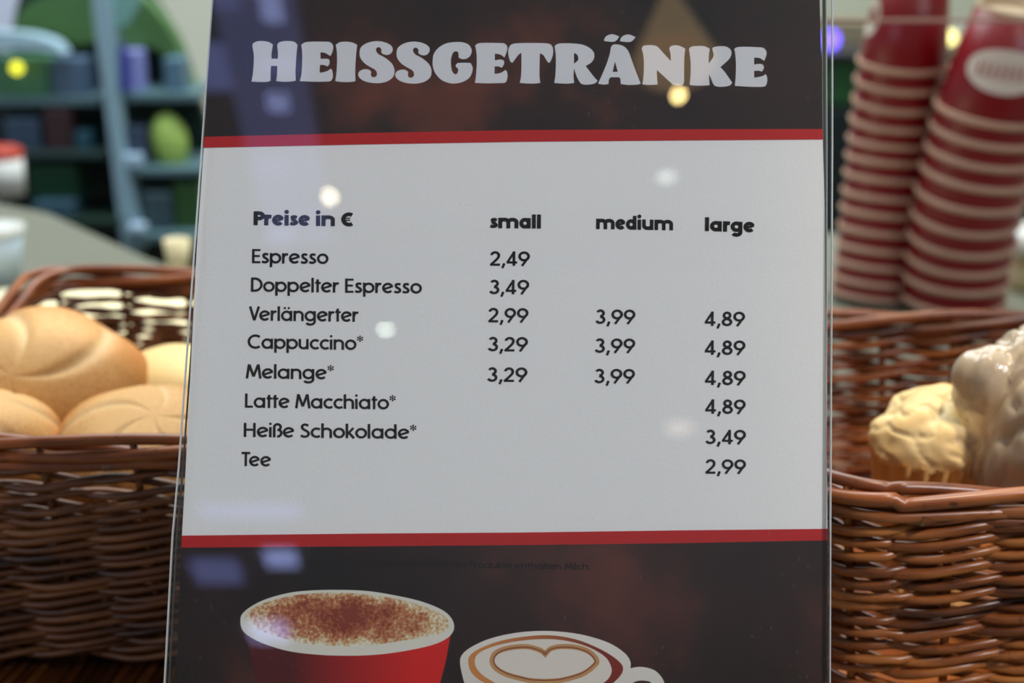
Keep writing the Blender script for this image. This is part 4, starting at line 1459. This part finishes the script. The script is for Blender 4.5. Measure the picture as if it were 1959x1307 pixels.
def slab(name, pxs, d, th, m, parent, smooth=True, label=None):
    """board with the outline seen at those pixels, d metres away, th thick"""
    q = spl(pxs, True, 5) if smooth else [Vector(p[:2]) for p in pxs]
    y0 = at(980, 250, d).y
    pts = []
    for p in q:
        dd = FWD + RGT * ((p[0] - 979.5) / FPX) + UPV * ((653.5 - p[1]) / FPX)
        t_ = y0 / dd.y
        pts.append(CAM + dd * t_)
    bm = bmesh.new()
    vs = [bm.verts.new(v) for v in pts]
    f = bm.faces.new(vs)
    r = bmesh.ops.extrude_face_region(bm, geom=[f])
    for v in [g for g in r['geom'] if isinstance(g, bmesh.types.BMVert)]: v.co.y += th
    bmesh.ops.recalc_face_normals(bm, faces=bm.faces)
    o = link(name, bm_mesh(bm), m, parent)
    if label: o['label'] = label
    return o


slab('back_board', [(-60, 100, c), (22, 100, c), (24, 50), (45, -20), (110, -60), (230, -60), (300, 10), (345, 95), (380, 190), (398, 270), (404, 480, c), (404, 900, c), (-60, 900, c)], DS + .16, .03, M_dgreen, st)
slab('top_arch', [(22, 58, c), (35, 25), (90, -10), (180, -20), (188, 78, c), (150, 86), (120, 75), (90, 62)], DS + .10, .05, M_green, st, label='bright green curved panel left of the post')
slab('top_arch', [(214, 66, c), (212, -20, c), (262, -10), (312, 40), (345, 100), (368, 175, c), (330, 120), (290, 90), (250, 90)], DS + .10, .05, M_green, st, label='bright green curved panel right of the post')
slab('post', [(172, -40, c), (206, -40, c), (216, 60), (222, 200), (236, 300), (262, 400), (276, 452), (262, 492, c), (236, 492, c), (222, 380), (208, 260), (194, 150), (182, 60)], DS - .02, .05, M_steel, st)
slab('highlight', [(-70, 60, c), (10, 62), (60, 68), (100, 82), (120, 104, c), (90, 98), (30, 94), (-70, 94, c)], DS - .01, .05, mat('stand_highlight', (176, 208, 222), .4), st, label='pale blue curved highlight, put in as a board')  # a bluish highlight painted as a pale board
slab('crest', [(190, -30, c), (265, -30, c), (262, 10), (240, 48), (205, 55, c)], DS - .0, .03, mat('stand_crest', (120, 168, 160), .5), st)
slab('foot_panel', [(230, 460, c), (404, 460, c), (404, 1100, c), (230, 1100, c)], DS + .10, .05, M_dgreen, st, False)


def shelf(px0, px1, py, d0, d1, th, m):
    a_, b_ = at(px0, py, d0), at(px1, py, d0)
    o = link('shelf', box_mesh(a_.x, b_.x, a_.y, a_.y + (d1 - d0), a_.z - th, a_.z, .002), m, st)
    return o


shelf(-60, 190, 186, DS, DS + .17, .014, M_shelf)
shelf(216, 376, 178, DS, DS + .17, .014, M_shelf)
shelf(-60, 205, 290, DS, DS + .17, .012, mat('stand_shelf_dark', (44, 66, 64), .5))
shelf(226, 398, 322, DS, DS + .17, .012, M_shelf)
shelf(240, 402, 448, DS, DS + .17, .014, M_shelf)
shelf(-60, 225, 420, DS, DS + .17, .012, mat('stand_shelf_base', (30, 52, 42), .5))


def box_on(name, px0, px1, pyt, pyb, d, dep, col, label, cat, bev=.004, rz=0, group=None):
    a_, b_ = at(px0, pyb, d), at(px1, pyb, d)
    zt = at(px0, pyt, d).z
    me = box_mesh(a_.x, b_.x, a_.y, a_.y + dep, a_.z, zt, bev)
    o = link(name, me, mat(name + '_mat', col, .45, noise_amt=.18, nscale=14))
    return tag(o, label, cat, group)


box_on('product_box', 216, 268, 96, 177, DS + .02, .06, (150, 156, 220), 'lavender box on the upper shelf right of the post', 'box')
box_on('product_box', 224, 243, 84, 176, DS - .012, .02, (50, 52, 150), 'narrow deep blue box in front of the lavender box', 'box')
box_on('product_box', 315, 352, 110, 177, DS + .02, .06, (86, 120, 140), 'grey blue box at the right end of the upper shelf', 'box')
box_on('product_box', 100, 165, 110, 184, DS + .02, .06, (96, 120, 146), 'slate blue box on the upper shelf left of the post', 'box')
box_on('product_box', -10, 96, 108, 184, DS + .02, .06, (92, 150, 112), 'pale green carton at the left end of the upper shelf', 'box')
box_on('product_box', 88, 140, 205, 288, DS + .02, .06, (62, 40, 44), 'dark maroon box on the middle shelf', 'box')
box_on('product_box', 10, 78, 225, 288, DS + .02, .06, (56, 76, 96), 'dark blue box at the left of the middle shelf', 'box')
box_on('product_box', 144, 176, 250, 288, DS + .02, .05, (40, 84, 100), 'small teal box on the middle shelf beside the post', 'box')
box_on('product_box', 62, 140, 385, 418, DS + .02, .06, (60, 92, 108), 'low blue grey box on the bottom shelf', 'box')
box_on('product_box', 60, 150, 308, 382, DS + .06, .05, (26, 82, 50), 'deep green box behind the low blue grey box', 'box')
box_on('product_box', 240, 282, 240, 320, DS + .03, .05, (58, 70, 92), 'dark slate box beside the yellow green cabbage', 'box')
box_on('product_box', 232, 270, 296, 321, DS - .0, .03, (170, 196, 216), 'low pale blue box at the post on the middle shelf', 'box')
box_on('product_box', 276, 330, 365, 446, DS + .03, .06, (60, 82, 88), 'grey green box on the lowest shelf right of the post', 'box')
box_on('product_box', 336, 388, 345, 446, DS + .04, .06, (50, 84, 44), 'leaf green box on the lowest shelf beside the sign', 'box')
box_on('product_box', 244, 276, 430, 447, DS - .0, .03, (184, 208, 228), 'small pale blue box on the lowest shelf at the post', 'box')
pn = at(10, 60, 2.75)
tag(link('white_screen', box_mesh(at(-120, 60, 2.75).x, at(120, 60, 2.75).x, pn.y, pn.y + .03, 0, 1.5, .003), mat('screen_white', (226, 232, 250), .7)), 'white screen added as the bright wall behind the left end of the green stand', 'screen')  # added board, stands in for a brightly lit wall
# cabbage-like yellow green ball net
cb = at(325, 272, DS + .05)
rball = .042
me = blob(Vector((0, 0, 0)), (.031, .030, .052), Euler((0, 0, 0)), lambda d: 1 + .12 * abs(noise.noise(d * 4)) - .06)
o = link('lettuce', me, mat('lettuce_green', (166, 196, 96), .6, noise_amt=.3, nscale=60))
o.location = cb; o.rotation_euler = (0, -.12, 0)
tag(o, 'tall yellow green lettuce on the middle shelf right of the post', 'lettuce')
# white tub with red lid at the left edge
p = at(6, 372, 1.95)
tb = thing('white_canister', (p.x, p.y, ZT + .0), 'white canister with red and orange band at the left edge', 'canister')
zc_ = p.z - ZT
link('stem', lathe_mesh([(.0001, 0), (.03, 0), (.03, zc_), (.0001, zc_)], 32), mat('canister_base', (70, 52, 44), .6), tb, False)
link('body', lathe_mesh([(.0001, zc_), (.030, zc_), (.031, zc_ + .05), (.0001, zc_ + .05)], 32), M_white, tb, False)
link('lid', lathe_mesh([(.031, zc_ + .05), (.032, zc_ + .062), (.022, zc_ + .066), (.0001, zc_ + .066)], 32), mat('canister_red', (190, 60, 36), .5), tb, False)


# little lights
def bulb(px, py, d, r, col, s, label, name='indicator_lamp'):
    bm = bmesh.new(); bmesh.ops.create_uvsphere(bm, u_segments=16, v_segments=10, radius=r)
    o = link(name, bm_mesh(bm, True), emis(name + '_glow', col, s))
    o.location = at(px, py, d)
    return tag(o, label, 'lamp')


bulb(32, 130, DS - .03, .010, (226, 226, 60), 2.2, 'round yellow lamp in front of the pale green carton')
# right-hand background: a green cabinet
gc = at(1600, 500, 2.3)
cab = thing('green_cabinet', (gc.x, gc.y, 0), 'green and black cabinet beyond the counter, seen between sign and cups', 'cabinet')
a_, b_ = at(1500, 103, 2.3), at(1985, 103, 2.3)
zmid = at(1600, 190, 2.3).z
link('upper_panel', box_mesh(a_.x, b_.x, gc.y, gc.y + .3, zmid, a_.z, .004), mat('cabinet_green', (46, 98, 52), .5, noise_amt=.2), cab)
link('lower_panel', box_mesh(a_.x, b_.x, gc.y - .01, gc.y + .3, 0, zmid - .004, .004), mat('cabinet_dark', (22, 36, 34), .5, noise_amt=.3), cab)
link('ledge', box_mesh(a_.x, b_.x, gc.y - .02, gc.y + .3, a_.z, a_.z + .012, .002), mat('cabinet_ledge', (40, 38, 34), .5), cab)
box_on('paper_parcel', 1560, 1668, 40, 92, 2.34, .1, (146, 134, 104), 'brown paper parcel on the green cabinet', 'parcel')
bulb(1588, 76, 2.24, .0155, (118, 96, 255), 3.2, 'violet glowing lamp above the green cabinet')
bulb(1817, 72, 2.24, .0115, (250, 236, 150), 3.0, 'yellow glowing lamp between the two cup stacks')

# ------------------------------------------------------------------ behind the camera: what the acrylic mirrors


def mirror_ray(px, py):
    d = (FWD + RGT * ((px - 979.5) / FPX) + UPV * ((653.5 - py) / FPX)).normalized()
    P = CAM + d * ((CP + CN * .0028 - CAM).dot(CN) / d.dot(CN))
    return P, (d - 2 * d.dot(CN) * CN).normalized()


def on_ceiling(px, py, z=RZ):
    P, d = mirror_ray(px, py)
    t_ = (z - P.z) / d.z
    return P + d * t_


def downlight(px, py, r, col, s, watt, label):
    p = on_ceiling(px, py, RZ - .012)
    dl_ = thing('ceiling_lamp', (p.x, p.y, RZ), label, 'ceiling lamp')
    o = link('housing', lathe_mesh([(r * 1.25, 0), (r * 1.3, -.012), (r * 1.02, -.014), (r, -.004)], 32), mat('lamp_housing', (180, 180, 180), .4), dl_, False)
    o = link('lens', lathe_mesh([(r, -.006), (r * .5, -.008), (.0001, -.008)], 32), emis('lamp_lens', col, s), dl_, False)
    light('downlight', 'SPOT', (p.x, p.y, RZ - .03), (p.x, p.y, 0), watt, lin(col)[:3], .05, spot=R_(100))


downlight(620, 378, .028, (255, 240, 205), 40, 12, 'warm ceiling lamp mirrored near the heading of the price list')
downlight(738, 632, .015, (235, 255, 235), 60, 12, 'cool white ceiling lamp mirrored beside the drink names')
downlight(1275, 340, .022, (235, 245, 235), 9, 8, 'dim ceiling lamp mirrored above the medium column')
downlight(1300, 820, .045, (255, 235, 215), 4, 8, 'faint warm ceiling lamp mirrored below the prices')

# gold pendant lamp
p = on_ceiling(1285, -10, 2.62)
P2 = on_ceiling(1298, 183, 2.35)
M_gold = mat('shade_gold', (206, 160, 92), .5, .4, emit=(228, 196, 150), estr=2.0, noise_amt=.2, nscale=20)
pd_ = thing('pendant_lamp', (P2.x, P2.y, RZ), 'gold cone pendant lamp behind the viewer, mirrored in the sign', 'pendant lamp')
zb_ = 2.35 - RZ
link('cord', tube_mesh([(0, 0, 0), (0, 0, zb_ + .28)], .004, 8), mat('cord_black', (30, 28, 26), .6), pd_, False)
link('shade', lathe_mesh([(.002, zb_ + .245), (.005, zb_ + .24), (.064, zb_ + .075), (.065, zb_ + .07), (.004, zb_ + .232), (.0001, zb_ + .234)], 48), M_gold, pd_, False)
bm = bmesh.new(); bmesh.ops.create_uvsphere(bm, u_segments=20, v_segments=12, radius=.009)
bmesh.ops.translate(bm, verts=bm.verts, vec=(0, 0, zb_))
link('light_bulb', bm_mesh(bm, True), emis('bulb_glow', (255, 226, 150), 60), pd_, False)

# roof lights: a row of daylight panes left of the camera's mirror image
M_sky = emis('roof_light_sky', (176, 190, 255), 7)
M_sky2 = emis('roof_light_sky_dim', (150, 160, 235), 3)
M_frame = mat('roof_light_frame', (120, 124, 140), .5)
rl = tag(bpy.data.objects.new('window_1', None), 'roof light with daylight panes mirrored down the left of the sign', kind='structure')
COL.objects.link(rl)
M_sky3 = emis('mirror_streak', (170, 180, 255), 1.3)  # dim glowing strip added to draw the mirrored panes into a streak
rows = [(500, -260, 560, 640, M_sky3), (495, -30, 545, 60, M_sky), (505, 165, 560, 225, M_sky), (480, 290, 560, 345, M_sky2), (505, 430, 570, 475, M_sky), (380, 60, 440, 200, M_sky2), (360, 1060, 470, 1130, M_sky2), (500, 1045, 575, 1095, M_sky), (470, 1180, 560, 1240, M_sky), (400, -60, 460, 40, M_sky2), (480, 100, 600, 152, M_sky2), (340, 960, 620, 1000, M_sky2)]
for x0, y0, x1, y1, m_ in rows:
    xm_, ym_ = (x0 + x1) / 2, (y0 + y1) / 2
    x0, x1, y0, y1 = xm_ + (x0 - xm_) * .65, xm_ + (x1 - xm_) * .65, ym_ + (y0 - ym_) * .6, ym_ + (y1 - ym_) * .6
    q = [on_ceiling(x0, y0, RZ - .01), on_ceiling(x1, y0, RZ - .01), on_ceiling(x1, y1, RZ - .01), on_ceiling(x0, y1, RZ - .01)]
    xa, xb = min(v.x for v in q), max(v.x for v in q); ya, yb = min(v.y for v in q), max(v.y for v in q)
    link('pane', box_mesh(xa, xb, ya, yb, RZ - .012, RZ - .004), m_, rl)
ax = on_ceiling(470, 460)
link('frame', box_mesh(-1.9, -1.86, -4.8, -.8, RZ - .03, RZ), M_frame, rl)
# ceiling beams (the soft grey lines mirrored on the paper)
y1_ = on_ceiling(1000, 455).y; y2_ = on_ceiling(1000, 478).y
o = struct('trim_1', box_mesh(RX0, RX1, min(y1_, y2_), max(y1_, y2_), RZ - .06, RZ), M_beam, 'grey beam across the ceiling')
